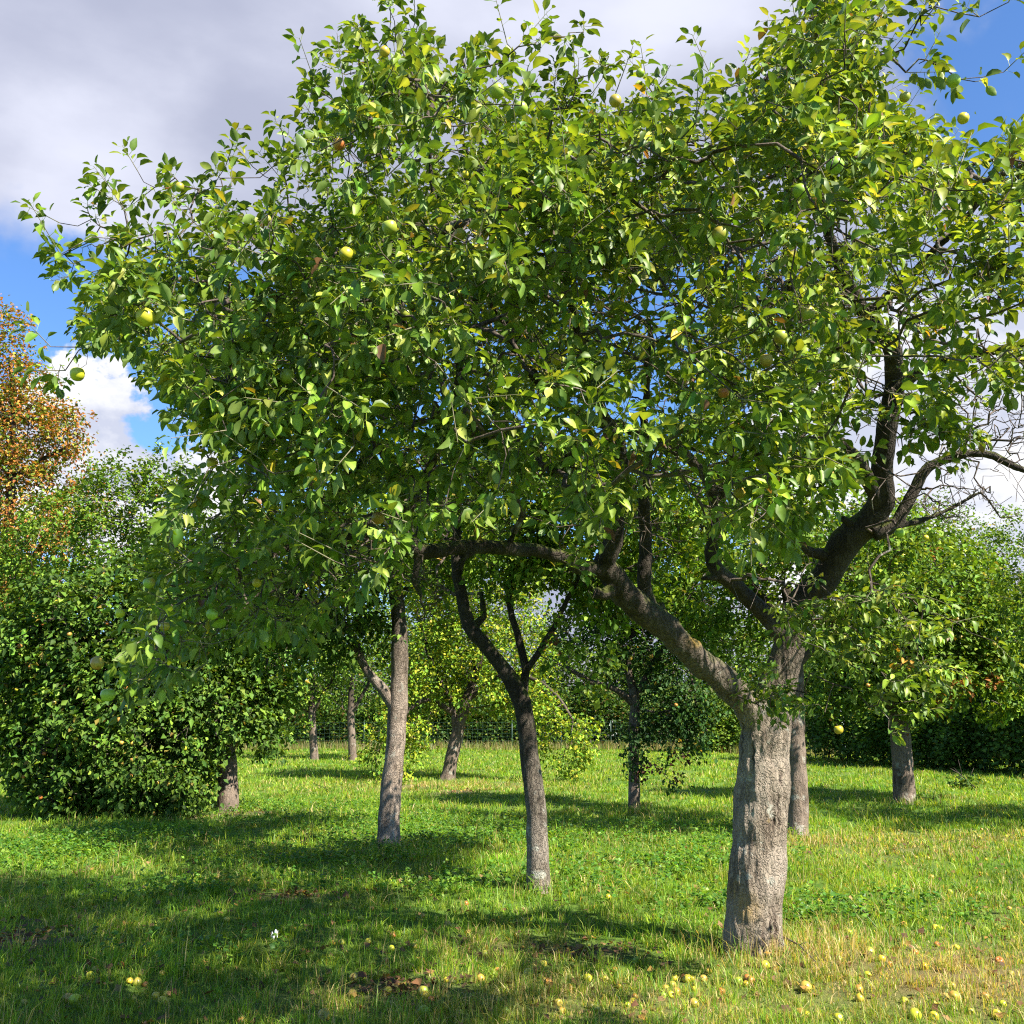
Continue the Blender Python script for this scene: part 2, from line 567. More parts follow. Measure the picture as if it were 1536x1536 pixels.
def grow(limbs, targets, bias=.35, step=.13, jit=.02, twig_r=.0023, expo=.42, rmax=.045, gravity=0.0):
    """connect every target to the limbs with branching twigs; returns tubes and the direction at each target"""
    nodes, plen, par = [], [], []
    for pts, rr in limbs:
        L = 0
        for i, p in enumerate(pts):
            if i:
                L += np.linalg.norm(pts[i] - pts[i - 1])
            nodes.append(p)
            plen.append(L * .3 + (0.5 if rr[i] > .12 else 0) + (3.0 if p[2] < 1.3 else 0))
            par.append(-1)
    cap = len(nodes) + len(targets) * 14
    N = np.zeros((cap, 3))
    PL = np.zeros(cap)
    PA = np.full(cap, -1)
    N[:len(nodes)] = nodes
    PL[:len(nodes)] = plen
    n = len(nodes)
    n0 = n
    cnt = np.zeros(cap)
    limbN = N[:n].copy()
    targets = np.asarray(targets)
    dl = np.array([np.min(((limbN - t) ** 2).sum(1)) for t in targets])
    order = np.argsort(dl)
    chains = [None] * len(targets)
    dirs = np.zeros((len(targets), 3))
    for ti in order:
        t = targets[ti]
        d = np.sqrt(((N[:n] - t) ** 2).sum(1))
        j = int(np.argmin(d + bias * PL[:n]))
        a = N[j]
        dist = d[j]
        m = min(12, max(2, int(dist / step)))
        prev = j
        ids = [j]
        side = RNG.normal(0, 1, 3)
        side -= side.dot(t - a) / max(dist ** 2, 1e-6) * (t - a)
        side = side / max(np.linalg.norm(side), 1e-6) * dist * RNG.uniform(.03, .14)
        for q in range(1, m + 1):
            f = q / m
            p = a * (1 - f) + t * f + side * math.sin(math.pi * f)
            p = p + np.array([0, 0, gravity * dist * math.sin(math.pi * f)])
            if q < m:
                p = p + RNG.normal(0, jit, 3)
            N[n] = p
            PL[n] = PL[prev] + np.linalg.norm(p - N[prev])
            PA[n] = prev
            ids.append(n)
            prev = n
            n += 1
        chains[ti] = ids
        dv = N[ids[-1]] - N[ids[-2]]
        dirs[ti] = dv / max(np.linalg.norm(dv), 1e-6)
        k = prev
        while k != -1:
            cnt[k] += 1
            k = PA[k]
    tb = Tubes()
    for ti in order:
        ids = chains[ti]
        r = np.minimum(twig_r * cnt[ids] ** expo, rmax)
        r[0] = r[1] * 1.05
        tb.add(N[ids], r, 5 if r[0] < .012 else 8, cap=False)
    return tb, dirs


def sprigs(targets, dirs, n_leaf, size, palette, axis_len=.2, droop=.35, lod=0, spread=1.0, up=.25, patches=None, curl=.3, center=None):
    """shoots with leaves set round them; returns leaf mesh arrays and stem tubes"""
    n = len(targets)
    ax = unit(dirs * .6 + RNG.normal(0, .45, (n, 3)) * spread + np.array([0, 0, up]))
    if center is not None:
        ax = unit(ax + .55 * unit(targets - center))
    L = np.where(RNG.uniform(0, 1, n) < .45, RNG.uniform(.2, .5, n), RNG.uniform(.8, 1.6, n)) * axis_len
    cnt = RNG.poisson(n_leaf, n).clip(3, None)
    rid = np.repeat(np.arange(n), cnt)
    k = np.concatenate([np.arange(c) for c in cnt])
    tt = (k + .5) / cnt[rid]
    tt = 1 - (1 - tt) ** 1.35
    a = ax[rid]
    ref = np.tile(np.array([.3, .2, .93]), (len(a), 1))
    x = unit(np.cross(a, ref))
    y = np.cross(a, x)
    ph = k * 2.4 + rid * 1.7 + RNG.normal(0, .4, len(k))
    radial = np.cos(ph)[:, None] * x + np.sin(ph)[:, None] * y
    base = targets[rid] + a * (tt * L[rid])[:, None]
    fwd = .25 + .75 * tt
    d = unit(a * fwd[:, None] + radial * .9 + RNG.normal(0, .25, (len(k), 3)))
    d[:, 2] -= droop * RNG.uniform(.3, 1.6, len(k))
    d = unit(d)
    sz = size * RNG.uniform(.62, 1.18, len(k)) * (1 - .25 * (tt > .9))
    pet = .028 if lod == 0 else .02
    pos = base + unit(radial + a * .4) * pet * RNG.uniform(.6, 1.3, (len(k), 1)) + (0 if lod == 0 else RNG.normal(0, axis_len * .35, (len(k), 3)))
    nr = np.array([0, 0, 1.0]) + RNG.normal(0, .42, (len(k), 3)) + a * .35
    cr = RNG.normal(curl, .18, len(k))
    fo = RNG.uniform(.15, 1.0, len(k))
    ra = RNG.uniform(.46, .64, len(k)) if lod == 0 else RNG.uniform(.6, .85, len(k))
    col = leaf_colors(len(k), palette)
    # whole shoots lean lighter or darker, young ones paler
    sh = np.exp(RNG.normal(0, .16, n))[rid][:, None]
    col = np.clip(col * sh, 0, 1)
    if patches is not None:
        col = patches(pos, col, rid)
    V, T, C = make_leaves(pos, d, nr, sz, ra, cr, fo, col, lod, base if lod == 0 else None)
    return V, T, C, ax, L


# ------------------------------------------------------------------ apples
def apple_mesh(name, r, mat, stalk=True, seg=14):
    prof = [(0, .70), (.10, .72), (.30, .86), (.60, .92), (.86, .72), (1.0, .25), (.98, -.12), (.82, -.52), (.55, -.80), (.28, -.88), (.10, -.80), (0, -.76)]
    V, Fc = [], []
    rings = []
    for (a, z) in prof:
        if a == 0:
            rings.append([len(V)])
            V.append((0, 0, z * r))
        else:
            ids = []
            for i in range(seg):
                th = 2 * math.pi * i / seg
                rr = a * r * (1 + .025 * math.cos(5 * th) * (1 if z < 0 else .4) + .02 * math.cos(th + 1))
                ids.append(len(V))
                V.append((rr * math.cos(th), rr * math.sin(th), z * r))
            rings.append(ids)
    for A, B in zip(rings[:-1], rings[1:]):
        for i in range(seg):
            j = (i + 1) % seg
            if len(A) == 1:
                Fc.append((A[0], B[i], B[j]))
            elif len(B) == 1:
                Fc.append((A[i], B[0], A[j]))
            else:
                Fc.append((A[i], B[i], B[j], A[j]))
    nb = len(Fc)
    if stalk:
        b = len(V)
        for q, (zz, ox, w) in enumerate(((.66, 0, .04), (1.0, .05, .035), (1.5, .16, .05))):
            for i in range(5):
                th = 2 * math.pi * i / 5
                V.append(((ox + w * math.cos(th)) * r, w * math.sin(th) * r, zz * r))
        for q in range(2):
            for i in range(5):
                j = (i + 1) % 5
                Fc.append((b + q * 5 + i, b + q * 5 + j, b + q * 5 + 5 + j, b + q * 5 + 5 + i))
        Fc.append(tuple(b + 10 + i for i in range(5)))
    me = bpy.data.meshes.new(name)
    me.from_pydata(V, [], Fc)
    me.materials.append(mat)
    me.materials.append(M['stalk'])
    for i, p in enumerate(me.polygons):
        p.use_smooth = True
        p.material_index = 0 if i < nb else 1
    return me


AP = {'green': apple_mesh('apple', .033, M['apple_green']),
      'yellow': apple_mesh('apple', .031, M['apple_yellow']),
      'blush': apple_mesh('apple', .032, M['apple_blush'])}


def hang_apple(parent, pos, kind, s=1.0):
    o = bpy.data.objects.new('apple', AP[kind])
    COL.objects.link(o)
    o.parent = parent
    o.location = Vector(pos) - parent.location
    o.rotation_euler = (RNG.normal(0, .35), RNG.normal(0, .35), RNG.uniform(0, 6.28))
    o.scale = (s, s, s * RNG.uniform(.9, 1.02))
    return o


# ------------------------------------------------------------------ ground
def gz(x, y):
    """gentle unevenness of the orchard floor"""
    x = np.asarray(x, float)
    y = np.asarray(y, float)
    return .035 * np.sin(x * .9 + 1.2) * np.sin(y * .6 + .4) + .02 * np.sin(x * 2.1 + y * 1.3) + .012 * np.sin(x * 4.7 - y * 3.9 + 2)


def fractal(x, y, sc, seed=0.0):
    out = np.zeros(len(x))
    amp = 1
    f = 1 / sc
    r = np.random.default_rng(int(seed * 100) + 5)
    for o in range(4):
        for k in range(4):
            th = r.uniform(0, math.pi * 2)
            ph = r.uniform(0, 6.28)
            ff = f * r.uniform(.7, 1.4)
            out += amp * np.sin(2 * math.pi * ff * (x * math.cos(th) + y * math.sin(th)) + ph) / 2.2
        f *= 2.1
        amp *= .6
    return out / 2.2


DRY = [(G(1450, 1470), 1.4, 1.0, .8), (G(1230, 1440), .7, .6, .8), (G(1000, 1500), 1.3, .5, .55), (G(1350, 1275), 2.6, 1.0, .35), (G(560, 1500), .9, .3, .45),
       (G(1215, 1262), .9, .6, .7), (G(1440, 1260), 2.0, .7, .5), (G(660, 1180), 3, 1.5, .5), (G(760, 1420), .5, .4, .6), (G(870, 1470), .8, .3, .5), (G(1530, 1380), 1, 1.2, .2)]
SOIL = [(G(20, 1420), .45, .35), (G(435, 1350), .35, .28), (G(590, 1480), .28, .16), (G(340, 1222), 1.1, .5), (G(880, 1420), .3, .18),
        (G(690, 1190), .6, .5)]


def field(pts, X, Y, amt=True):
    out = np.zeros(len(X))
    for q in pts:
        c = q[0]
        a = q[3] if amt else 1.0
        out = np.maximum(out, a * np.exp(-(((X - c[0]) / q[1]) ** 2 + ((Y - c[1]) / q[2]) ** 2)))
    return out


def ground_material():
    m, t, out = new_mat('orchard soil and thatch')
    geo = t.n('ShaderNodeNewGeometry')
    pos = geo.outputs['Position']

    def nz(s, d, r=.6):
        q = t.n('ShaderNodeTexNoise', i_Scale=s, i_Detail=d, i_Roughness=r)
        t.l(pos, q.inputs['Vector'])
        return q.outputs['Fac']
    a = nz(.5, 5)
    b = nz(9, 6, .7)
    c_ = nz(60, 4, .7)
    g = t.mix(t.ramp(b, [(.35, (0, 0, 0)), (.65, (1, 1, 1))]), (.055, .12, .018), (.13, .22, .03))
    dry = t.mix(c_, (.10, .07, .035), (.24, .19, .08))
    at = t.n('ShaderNodeAttribute', attribute_name='tint')
    sp = t.n('ShaderNodeSeparateColor')
    t.l(at.outputs['Color'], sp.inputs[0])
    c = t.mix(t.m('ADD', t.m('MULTIPLY', t.ramp(a, [(.45, (0, 0, 0)), (.7, (1, 1, 1))]), .35), sp.outputs[0], clamp=True), g, dry)
    c = t.mix(sp.outputs[1], c, t.mix(c_, (.07, .052, .035), (.17, .13, .085)))
    pb = t.n('ShaderNodeBsdfPrincipled', i_Roughness=.95)
    pb.inputs['Specular IOR Level'].default_value = .1
    t.l(c, pb.inputs['Base Color'])
    bp = t.n('ShaderNodeBump', i_Strength=.7, i_Distance=.04)
    t.l(t.m('ADD', b, c_), bp.inputs['Height'])
    t.l(bp.outputs[0], pb.inputs['Normal'])
    t.l(pb.outputs[0], out.inputs[0])
    return m


def build_ground():
    xs = np.concatenate([np.linspace(-900, -40, 12), np.arange(-36, 36, .25), np.linspace(40, 900, 12)])
    ys = np.concatenate([np.linspace(-900, -10, 10), np.arange(-8, 60, .25), np.linspace(64, 1500, 14)])
    X, Y = np.meshgrid(xs, ys)
    fx, fy = X.ravel(), Y.ravel()
    fade = np.clip((70 - np.abs(fy)) / 20, 0, 1) * np.clip((60 - np.abs(fx)) / 20, 0, 1)
    V = np.stack([fx, fy, gz(fx, fy) * fade], 1)
    nx, ny = len(xs), len(ys)
    i, j = np.meshgrid(np.arange(nx - 1), np.arange(ny - 1))
    a = (j * nx + i).ravel()
    T = np.stack([a, a + 1, a + nx + 1, a + nx], 1)
    tint = np.stack([field(DRY, fx, fy), field(SOIL, fx, fy, False), fx * 0], 1)
    o = mesh_tris('ground', V, T, ground_material(), tint=tint)
    tag(o, 'orchard ground with soil and dry thatch under the grass', kind='structure')


build_ground()


def blades(X, Y, h, w, col, lean=.35, heading=None):
    n = len(X)
    Z = gz(X, Y)
    b = np.stack([X, Y, Z - .004], 1)
    th = RNG.uniform(0, 2 * math.pi, n)
    side = np.stack([np.cos(th), np.sin(th), np.zeros(n)], 1) * w[:, None]
    ph = RNG.uniform(0, 2 * math.pi, n) if heading is None else heading + RNG.normal(0, .7, n)
    ln = np.abs(RNG.normal(0, lean, n))
    bend = np.stack([np.cos(ph), np.sin(ph), np.zeros(n)], 1) * (ln * h)[:, None]
    up = np.stack([np.zeros(n), np.zeros(n), h], 1)
    mid = b + up * .55 + bend * .35
    tip = b + up * (1 - .25 * ln[:, None].clip(0, 1.5)) + bend * 1.15
    V = np.stack([b - side, b + side, mid + side * .75, mid - side * .75, tip], 1).reshape(-1, 3)
    T = (np.array([(0, 1, 2), (0, 2, 3), (3, 2, 4)])[None] + (np.arange(n) * 5)[:, None, None]).reshape(-1, 3)
    return V, T, np.repeat(col, 5, axis=0)


def build_grass(N=52000):
    # tufts, thinning out and widening with distance
    a, b, e = 4.6, 58.0, .30
    u = RNG.uniform(0, 1, N)
    cy = (a ** e + u * (b ** e - a ** e)) ** (1 / e)
    cx = RNG.uniform(-1, 1, N) * (.62 * cy + .6)
    f3 = fractal(cx, cy, .5, 3)
    keep = RNG.uniform(0, 1, N) < np.clip(.85 + .4 * f3 - .62 * field(SOIL, cx, cy, False), .05, 1)
    cx, cy = cx[keep], cy[keep]
    nt = len(cx)
    k = 14
    rid = np.repeat(np.arange(nt), k)
    th = RNG.uniform(0, 2 * math.pi, nt * k)
    sp = np.abs(RNG.normal(0, .045, nt * k)) * (cy[rid] / 6.5) ** .8
    X = cx[rid] + np.cos(th) * sp
    Y = cy[rid] + np.sin(th) * sp
    dry = field(DRY, X, Y)
    soil = field(SOIL, X, Y, False)
    f1 = fractal(X, Y, 1.1, 1)
    f2 = fractal(X, Y, 4.5, 2)
    f3 = fractal(X, Y, .35, 3)
    n = len(X)
    th_ = np.exp(RNG.normal(0, .28, nt))[rid]
    h = th_ * np.exp(RNG.normal(0, .3, n)) * (.058 + .024 * f3 + .024 * f1 + .01 * f2 - .02 * dry - .03 * soil).clip(.02, .2)
    h = h * (1 + .008 * (Y - 6))
    w = RNG.uniform(.0016, .0036, n) * (Y / 6.5) ** .95
    green = np.array([(.14, .27, .018), (.21, .34, .024), (.31, .41, .03), (.085, .19, .018)])
    tg = RNG.choice(4, nt, p=[.33, .3, .2, .17])[rid]
    tg = np.where(RNG.uniform(0, 1, n) < .3, RNG.integers(0, 4, n), tg)
    col = green[tg]
    f4 = fractal(X, Y, 2.2, 7)
    col = col * (1 + .22 * f2[:, None] * np.array([1, .6, .4])) * (1 + .32 * f4[:, None] * np.array([.7, 1, .7])) * np.exp(RNG.normal(0, .13, (n, 1)))
    straw = np.array([(.58, .46, .19), (.46, .33, .13), (.42, .42, .10)])[RNG.choice(3, n)] * np.exp(RNG.normal(0, .15, (n, 1)))
    isdry = RNG.uniform(0, 1, n) < np.clip(  .06 + .08 * f2 + .09 * np.clip(-f4, 0, 1) + .80 * dry + .12 * (f1 > .35) + .1 * soil, .03, .85)
    col[isdry] = straw[isdry]
    V, T, C = blades(X, Y, h, w, np.clip(col, 0, 1), .65, th)
    o = mesh_tris('grass', V, T, M['grass'], tint=C)
    tag(o, 'short uneven orchard grass, green with straw coloured dry patches', kind='stuff')


build_grass()


def build_tall_grass():
    """longer tufts left round the trunk feet and scattered in the sward"""
    pts = []
    for (u, v, r, n) in ((1190, 1425, .30, 260), (1120, 1432, .25, 160), (1200, 1262, .4, 260), (580, 1280, .3, 200), (812, 1345, .25, 170),
                         (950, 1218, .3, 160), (690, 1178, .5, 200), (1370, 1206, .5, 200), (1075, 1420, .2, 100), (1240, 1430, .25, 160)):
        g = G(u, v)
        pts.append(np.stack([g[0] + RNG.normal(0, r, n), g[1] + RNG.normal(0, r * .8, n)], 1))
    for _ in range(420):
        Y = RNG.uniform(5, 20)
        X = RNG.uniform(-.6, .6) * Y
        k = RNG.integers(5, 16)
        pts.append(np.stack([X + RNG.normal(0, .04, k), Y + RNG.normal(0, .04, k)], 1))
    p = np.concatenate(pts)
    n = len(p)
    dry = field(DRY, p[:, 0], p[:, 1])
    h = RNG.uniform(.08, .24, n)
    w = RNG.uniform(.0014, .003, n) * (p[:, 1] / 6.5) ** .7
    col = np.array([(.17, .33, .03), (.24, .38, .04), (.52, .41, .17)])[np.where(RNG.uniform(0, 1, n) < .25 + .6 * dry, 2, RNG.choice(2, n))] * np.exp(RNG.normal(0, .15, (n, 1)))
    V, T, C = blades(p[:, 0], p[:, 1], h, w, np.clip(col, 0, 1), .55)
    o = mesh_tris('tall_grass', V, T, M['grass'], tint=C)
    tag(o, 'longer grass tufts round the trunk feet and through the sward', kind='stuff')


build_tall_grass()


def build_weeds():
    """broad leaved ground cover: low leafy plants between the trees"""
    cs = []
    for (u, v, rx, ry, n) in ((690, 1262, 1.7, 1.0, 900), (600, 1235, 1.8, 1.3, 600), (420, 1215, 2.0, 1.4, 600), (60, 1280, 1.3, 1.4, 900), (170, 1260, 1.1, 1.0, 350),
                              (1010, 1300, 1.0, .8, 380), (1090, 1275, .8, .8, 220), (880, 1330, .8, .7, 160), (270, 1340, .6, .5, 120), (300, 1430, .7, .5, 60),
                              (1300, 1365, 1.1, .5, 90), (1150, 1360, .7, .35, 160), (1240, 1385, .5, .2, 50), (640, 1330, 1.2, .6, 160), (980, 1250, 2, 1.2, 260),
                              (1440, 1380, .8, .5, 30), (500, 1290, 1.3, .8, 300)):
        g = G(u, v)
        cs.append(np.stack([g[0] + RNG.normal(0, rx * .6, n), g[1] + RNG.normal(0, ry * .6, n)], 1))
    c = np.concatenate(cs)
    n = len(c)
    hh = RNG.uniform(.04, .17, n)
    tier = RNG.integers(4, 9, n)
    rid = np.repeat(np.arange(n), tier)
    m = len(rid)
    t = RNG.uniform(.35, 1.0, m)
    ph = RNG.uniform(0, 2 * math.pi, m)
    rdl = np.stack([np.cos(ph), np.sin(ph), RNG.normal(.15, .35, m)], 1)
    pos = np.stack([c[rid, 0], c[rid, 1], gz(c[rid, 0], c[rid, 1]) + hh[rid] * t], 1) + RNG.normal(0, .012, (m, 3))
    sz = RNG.uniform(.022, .05, m)
    col = leaf_colors(m, [(50, (.075, .19, .022)), (35, (.13, .27, .03)), (14, (.22, .34, .04))])
    V, T, C = make_leaves(pos, rdl, np.array([0, 0, 1.]) + RNG.normal(0, .35, (m, 3)), sz, RNG.uniform(.9, 1.4, m), RNG.uniform(.1, .4, m), RNG.uniform(.1, .5, m), col, 1)
    o = mesh_tris('weeds', V, T, M['grass'], tint=C)
    tag(o, 'low broad leaved weeds spreading through the shaded grass', kind='stuff')


build_weeds()


def build_litter():
    n = 2600
    Y = RNG.uniform(5, 14, n)
    X = RNG.uniform(-.6, .6, n) * Y
    extra = []
    for (c, rx, ry) in SOIL:
        k = 120
        extra.append(np.stack([c[0] + RNG.normal(0, rx * .7, k), c[1] + RNG.normal(0, ry * .7, k)], 1))
    e = np.concatenate(extra)
    X = np.concatenate([X, e[:, 0]])
    Y = np.concatenate([Y, e[:, 1]])
    n = len(X)
    pos = np.stack([X, Y, gz(X, Y) + RNG.uniform(.005, .04, n)], 1)
    d = np.stack([RNG.normal(0, 1, n), RNG.normal(0, 1, n), RNG.normal(0, .2, n)], 1)
    col = leaf_colors(n, [(4, (.16, .09, .045)), (3, (.26, .16, .07)), (2, (.10, .06, .035)), (1.2, (.38, .24, .06))])
    V, T, C = make_leaves(pos, d, np.array([0, 0, 1.]) + RNG.normal(0, .3, (n, 3)), RNG.uniform(.025, .06, n), RNG.uniform(.9, 1.2, n), RNG.normal(0, .4, n), RNG.uniform(-.3, .8, n), col, 1)
    o = mesh_tris('leaf_litter', V, T, M['leaf_bg'], tint=C)
    tag(o, 'brown fallen leaves scattered over the grass and bare soil', kind='stuff')


build_litter()


# ------------------------------------------------------------------ the big apple tree
def poly_px(pts):
    return np.array([P(u, v, Y) for (u, v, Y, r) in pts]), [q[3] for q in pts]


def in_poly(u, v, poly):
    inside = np.zeros(len(u), bool)
    n = len(poly)
    j = n - 1
    for i in range(n):
        xi, yi = poly[i]
        xj, yj = poly[j]
        c = ((yi > v) != (yj > v)) & (u < (xj - xi) * (v - yi) / (yj - yi + 1e-9) + xi)
        inside ^= c
        j = i
    return inside


BASE = G(1131, 1424)
BY = BASE[1]
MAIN_LIMBS = [
    # trunk up through the centre stem
    [(1128, 1436, BY, .205), (1130, 1400, BY, .198), (1134, 1330, BY, .198), (1139, 1250, BY, .192), (1145, 1170, BY, .184), (1149, 1105, BY, .178),
     (1156, 1060, BY, .150), (1172, 1005, BY - .02, .138), (1188, 955, BY - .05, .134), (1203, 905, BY - .1, .130), (1235, 868, BY - .2, .122),
     (1268, 815, BY - .35, .125), (1300, 785, BY - .45, .118), (1322, 755, BY - .55, .105), (1324, 700, BY - .7, .085), (1330, 640, BY - .85, .080),
     (1343, 570, BY - 1.0, .075), (1335, 515, BY - 1.2, .068), (1300, 470, BY - 1.35, .055), (1260, 400, BY - 1.6, .042), (1230, 300, BY - 1.9, .030), (1210, 190, BY - 2.2, .020)],
    # big left limb
    [(1150, 1120, BY, .13), (1125, 1068, BY - .05, .132), (1085, 1022, BY - .15, .118), (1045, 984, BY - .28, .110), (1000, 945, BY - .42, .112),
     (955, 905, BY - .58, .112), (920, 868, BY - .7, .105), (905, 845, BY - .78, .085), (920, 810, BY - .85, .075), (926, 765, BY - .95, .064), (935, 705, BY - 1.1, .055),
     (915, 640, BY - 1.35, .045), (880, 560, BY - 1.7, .038), (860, 470, BY - 2.1, .030), (830, 380, BY - 2.5, .022)],
    # horizontal limb to the left
    [(915, 860, BY - .7, .07), (880, 848, BY - .85, .062), (845, 832, BY - 1.0, .052), (800, 827, BY - 1.2, .048), (740, 824, BY - 1.45, .050), (690, 826, BY - 1.65, .050),
     (640, 826, BY - 1.85, .052), (610, 815, BY - 1.95, .050), (560, 800, BY - 2.1, .036), (500, 805, BY - 2.3, .028), (420, 838, BY - 2.55, .022), (330, 872, BY - 2.8, .015)],
    [(625, 822, BY - 1.9, .046), (600, 770, BY - 2.05, .040), (585, 700, BY - 2.2, .034), (540, 620, BY - 2.45, .028), (470, 540, BY - 2.8, .022), (400, 470, BY - 3.0, .017), (300, 430, BY - 3.1, .012)],
    [(600, 770, BY - 2.05, .036), (650, 690, BY - 2.2, .030), (680, 600, BY - 2.5, .026), (690, 480, BY - 2.9, .021), (660, 340, BY - 3.3, .016), (640, 200, BY - 3.5, .012)],
    [(630, 830, BY - 1.9, .03), (618, 870, BY - 1.9, .022), (625, 905, BY - 1.95, .015), (638, 930, BY - 1.95, .008)],
    # stub of a sawn limb
    [(925, 880, BY - .68, .06), (908, 890, BY - .75, .052), (893, 888, BY - .8, .047)],
    # second upright on the left limb
    [(975, 925, BY - .5, .07), (972, 885, BY - .5, .062), (968, 850, BY - .55, .06), (972, 800, BY - .6, .052), (968, 740, BY - .75, .045), (975, 690, BY - .9, .04), (960, 620, BY - 1.2, .032), (980, 520, BY - 1.6, .025)],
    # curved stem left of the centre
    [(1180, 965, BY - .05, .08), (1150, 925, BY - .1, .075), (1112, 892, BY - .2, .070), (1078, 860, BY - .3, .066), (1066, 825, BY - .35, .064), (1072, 780, BY - .45, .056),
     (1060, 720, BY - .6, .048), (1010, 672, BY - .8, .045), (940, 648, BY - 1.0, .045), (870, 618, BY - 1.3, .042), (815, 585, BY - 1.55, .040), (770, 520, BY - 1.9, .034), (735, 430, BY - 2.3, .026), (740, 320, BY - 2.8, .018)],
    [(1072, 780, BY - .45, .045), (1095, 690, BY - .7, .036), (1100, 590, BY - 1.1, .03), (1080, 470, BY - 1.6, .024), (1060, 340, BY - 2.2, .018), (1050, 220, BY - 2.7, .012)],
    # crossing boughs under the crown
    [(1255, 835, BY - .3, .06), (1215, 828, BY - .35, .045), (1180, 800, BY - .5, .035), (1165, 760, BY - .6, .028), (1130, 700, BY - .9, .022)],
    [(1318, 760, BY - .55, .07), (1290, 700, BY - .8, .048), (1250, 650, BY - 1.1, .036), (1215, 590, BY - 1.5, .03), (1180, 480, BY - 2.0, .022), (1180, 360, BY - 2.5, .016)],
    # right boughs
    [(1310, 800, BY - .5, .07), (1348, 785, BY - .55, .055), (1372, 735, BY - .6, .048), (1395, 700, BY - .65, .042), (1440, 684, BY - .75, .036), (1490, 688, BY - .8, .032), (1560, 705, BY - .9, .026), (1680, 650, BY - 1.1, .018)],
    [(1345, 790, BY - .55, .034), (1395, 778, BY - .5, .024), (1430, 765, BY - .5, .019), (1470, 738, BY - .55, .014), (1500, 775, BY - .5, .010), (1540, 772, BY - .5, .008)],
    [(1338, 590, BY - 1.0, .05), (1400, 545, BY - 1.2, .04), (1480, 525, BY - 1.4, .034), (1600, 500, BY - 1.7, .026), (1750, 420, BY - 2.0, .018)],
    [(1300, 470, BY - 1.35, .04), (1380, 400, BY - 1.7, .03), (1450, 320, BY - 2.0, .024), (1520, 220, BY - 2.3, .016)],
    [(1230, 300, BY - 1.9, .022), (1190, 130, BY - 2.4, .017), (1215, 50, BY - 2.7, .013), (1250, -60, BY - 2.9, .009)],
]

MAIN_LIMBS += [[(u0, v0, BY - d, .05), ((u0 + u1) / 2, (v0 + v1) / 2, BY - d - .03, r), (u1, v1, BY - d - .05, r * .9)] for (u0, v0, u1, v1, d, r) in
               ((1003, 948, 990, 905, .42, .030), (1292, 795, 1262, 778, .45, .034), (1084, 865, 1052, 868, .3, .026), (705, 826, 690, 856, 1.6, .024), (1338, 610, 1368, 590, .95, .026),
                (1068, 800, 1040, 782, .4, .022), (935, 745, 958, 725, 1.0, .022), (1230, 870, 1262, 862, .2, .028), (760, 824, 770, 800, 1.4, .020), (1440, 684, 1455, 655, .75, .018))]

CROWN_POLY = [(60, 545), (95, 500), (85, 440), (90, 375), (140, 345), (150, 310), (215, 335), (250, 345), (275, 285), (340, 250), (430, 250), (440, 195), (460, 115), (520, 95),
              (535, 35), (600, 12), (650, 45), (700, 70), (760, 55), (840, 55), (840, 115), (870, 120), (900, 85), (950, 115), (1000, 105), (1080, 85), (1150, 100), (1190, 60), (1205, -20),
              (1250, -90), (1330, -50), (1335, 70), (1380, 110), (1440, 150), (1536, 165), (1700, 100), (1900, 250), (2000, 500), (1750, 640), (1540, 600), (1470, 560), (1440, 600), (1400, 650), (1330, 640), (1290, 650),
              (1280, 730), (1170, 800), (1100, 810), (1060, 740), (1010, 720), (950, 770), (880, 820), (800, 790), (700, 750), (640, 780), (580, 830), (530, 890), (440, 950), (350, 950), (280, 1010), (200, 1035),
              (150, 1035), (145, 1000), (200, 900), (190, 830), (230, 740), (268, 690), (285, 640), (255, 575), (210, 560), (170, 525), (130, 520), (112, 575), (72, 570)]
GAPS = [(935, 570, 95, 85, .12), (960, 450, 180, 65, .22), (1010, 700, 80, 50, .5), (1325, 570, 75, 150, .04), (1350, 690, 60, 60, .1), (1440, 540, 90, 70, .45), (800, 700, 110, 60, .5), (1130, 540, 90, 60, .4),
        (700, 560, 120, 70, .55), (1210, 400, 190, 55, .25), (560, 760, 120, 60, .6), (1000, 820, 160, 50, .15), (760, 820, 90, 60, .15), (500, 290, 25, 50, .3), (400, 480, 30, 40, .5), (850, 80, 22, 60, .3)]


